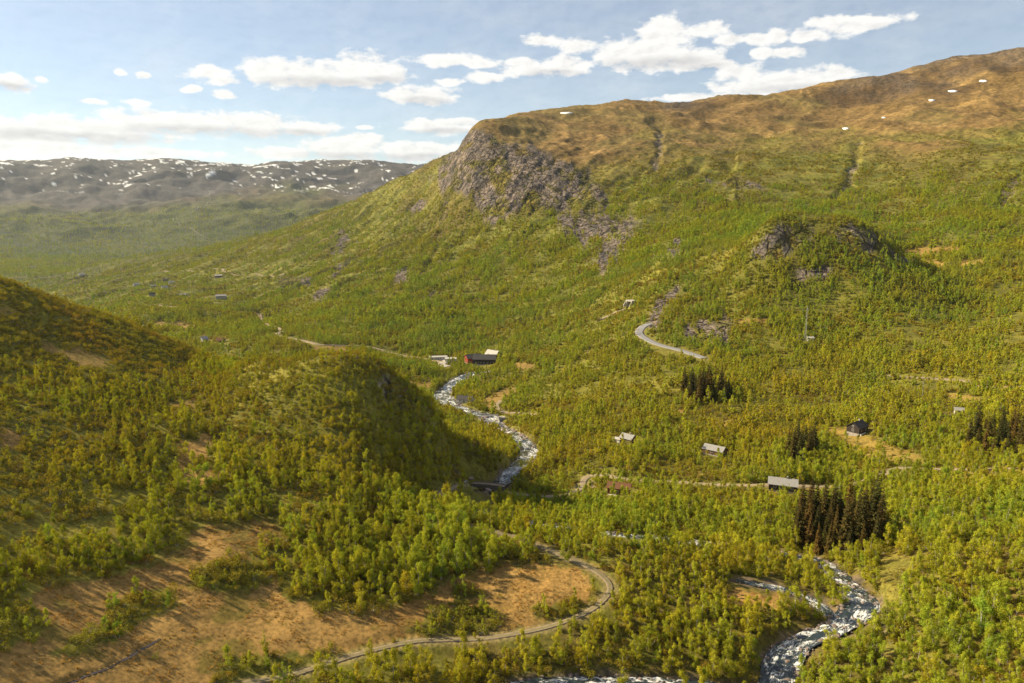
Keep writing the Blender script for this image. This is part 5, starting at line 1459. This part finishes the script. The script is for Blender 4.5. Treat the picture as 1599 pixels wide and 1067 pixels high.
# ------------------------------------------------------------------ undergrowth
x, y, d, rng = spread(146, 520, 1.75, 61)
f = grid_at(forest, x, y); bg_ = grid_at(bog, x, y); rm = grid_at(np.maximum(roadm, np.clip(carved * 1.2, 0, 1)), x, y); isl_ = grid_at(isle, x, y); md_ = grid_at(meadow, x, y)
nz = fbm(x, y, 12, 3, 63)
pr = (.42 + .35 * sstep(-.2, .4, nz) + .35 * grid_at(lowscrub, x, y)) * (1 - md_ * .88) * (1 - bg_) + bg_ * .035 * sstep(.2, .5, nz) + isl_ * .7 + .30 * bg_ * (1 - bg_) * 4 * sstep(0, .3, nz)
k = rng.uniform(0, 1, len(x)) < pr * (1 - rm); x, y, d = x[k], y[k], d[k]
z = grid_at(Z, x, y); k = seen(x, y, z, 1.5) & clear_of_keep(x, y); x, y, z = x[k], y[k], z[k]
n_ = len(x); cnt.append(n_)
mass('undergrowth', 'shrub_store', np.c_[x, y, z], np.clip(rng.lognormal(-.25, .38, n_), .3, 1.7), rng.uniform(0, 6.28, n_), rng.integers(0, 4, n_), np.clip(.55 + .4 * fbm(x, y, 30, 3, 66) + rng.normal(0, .12, n_), 0, 1), label='low willow and heather scrub between the birches', category='scrub')
XS = []
for (a, b, sp, sd) in ((520, 1000, 3.2, 67), (1000, 1700, 4.2, 68), (1700, 2500, 6.5, 69)):
    x, y, d, rng = spread(a, b, sp, sd)
    mo = grid_at(moor, x, y); f = grid_at(forest, x, y); rm = grid_at(np.maximum(roadm, carved), x, y); rk = grid_at(rock, x, y); bg_ = grid_at(bog, x, y)
    pr = (.78 - .62 * mo) * (1 - rk * .85) * (1 - rm) * sstep(-.5, .4, fbm(x, y, 45, 4, 70)) * (1 - .9 * bg_)
    k = rng.uniform(0, 1, len(x)) < pr; x, y = x[k], y[k]; z = grid_at(Z, x, y)
    k = seen(x, y, z, 1.6) & clear_of_keep(x, y); XS.append(np.c_[x, y, z][k])
XS = np.concatenate(XS); n_ = len(XS); cnt.append(n_)
dd_ = np.hypot(XS[:, 0], XS[:, 1]); mo = grid_at(moor, XS[:, 0], XS[:, 1])
mass('mountain_scrub', 'scrub_store', XS, np.clip(rng.lognormal(.22, .35, n_), .5, 2.6) * (1 - .45 * mo), rng.uniform(0, 6.28, n_), rng.integers(0, 3, n_), np.clip(.62 - .6 * mo + .35 * fbm(XS[:, 0], XS[:, 1], 90, 3, 72) + rng.normal(0, .12, n_), 0, 1), label='low green scrub clothing the upper mountain side', category='scrub')
x, y, d, rng = spread(146, 260, 0.7, 73)
bg_ = grid_at(bog, x, y); md_ = grid_at(meadow, x, y)
k = (rng.uniform(0, 1, len(x)) < (bg_ * .6 + md_ * .5) * sstep(-.2, .5, fbm(x, y, 7, 4, 74, .65))) & (grid_at(roadm, x, y) < .3) & (grid_at(carved, x, y) < .3); x, y = x[k], y[k]
n_ = len(x); cnt.append(n_)
mass('bog_grass', 'grass_store', np.c_[x, y, grid_at(Z, x, y)], rng.uniform(.5, 1.25, n_), rng.uniform(0, 6.28, n_), rng.integers(0, 4, n_), np.clip(.35 + .5 * grid_at(meadow, x, y) + .4 * fbm(x, y, 10, 3, 75), 0, 1), label='tussocks of dry brown grass on the bog', category='grass')
print('plants', cnt)
# ------------------------------------------------------------------ the air between
zlo, zhi = float(Z.min()) - 3.0, max(float(Z.max()), 0.0) + 60.0
bm = bmesh.new(); rr = 14300.0
box(bm, -rr, rr, -rr, rr, zlo, zhi)
bmesh.ops.recalc_face_normals(bm, faces=bm.faces)
me = bpy.data.meshes.new('haze'); bm.to_mesh(me); bm.free()
mh = bpy.data.materials.new('haze_air'); mh.use_nodes = True
t = NT(mh.node_tree)
pv = t.n('ShaderNodeVolumePrincipled')
pv.inputs['Color'].default_value = (.80, .90, 1.0, 1)
pv.inputs['Density'].default_value = 1.8e-5
pv.inputs['Anisotropy'].default_value = 0.35
o_ = t.n('ShaderNodeOutputMaterial'); t.l(pv.outputs[0], o_.inputs['Volume'])
me.materials.append(mh)
new_obj('haze', me, kind='stuff', label='thin summer haze filling the whole valley', category='haze')
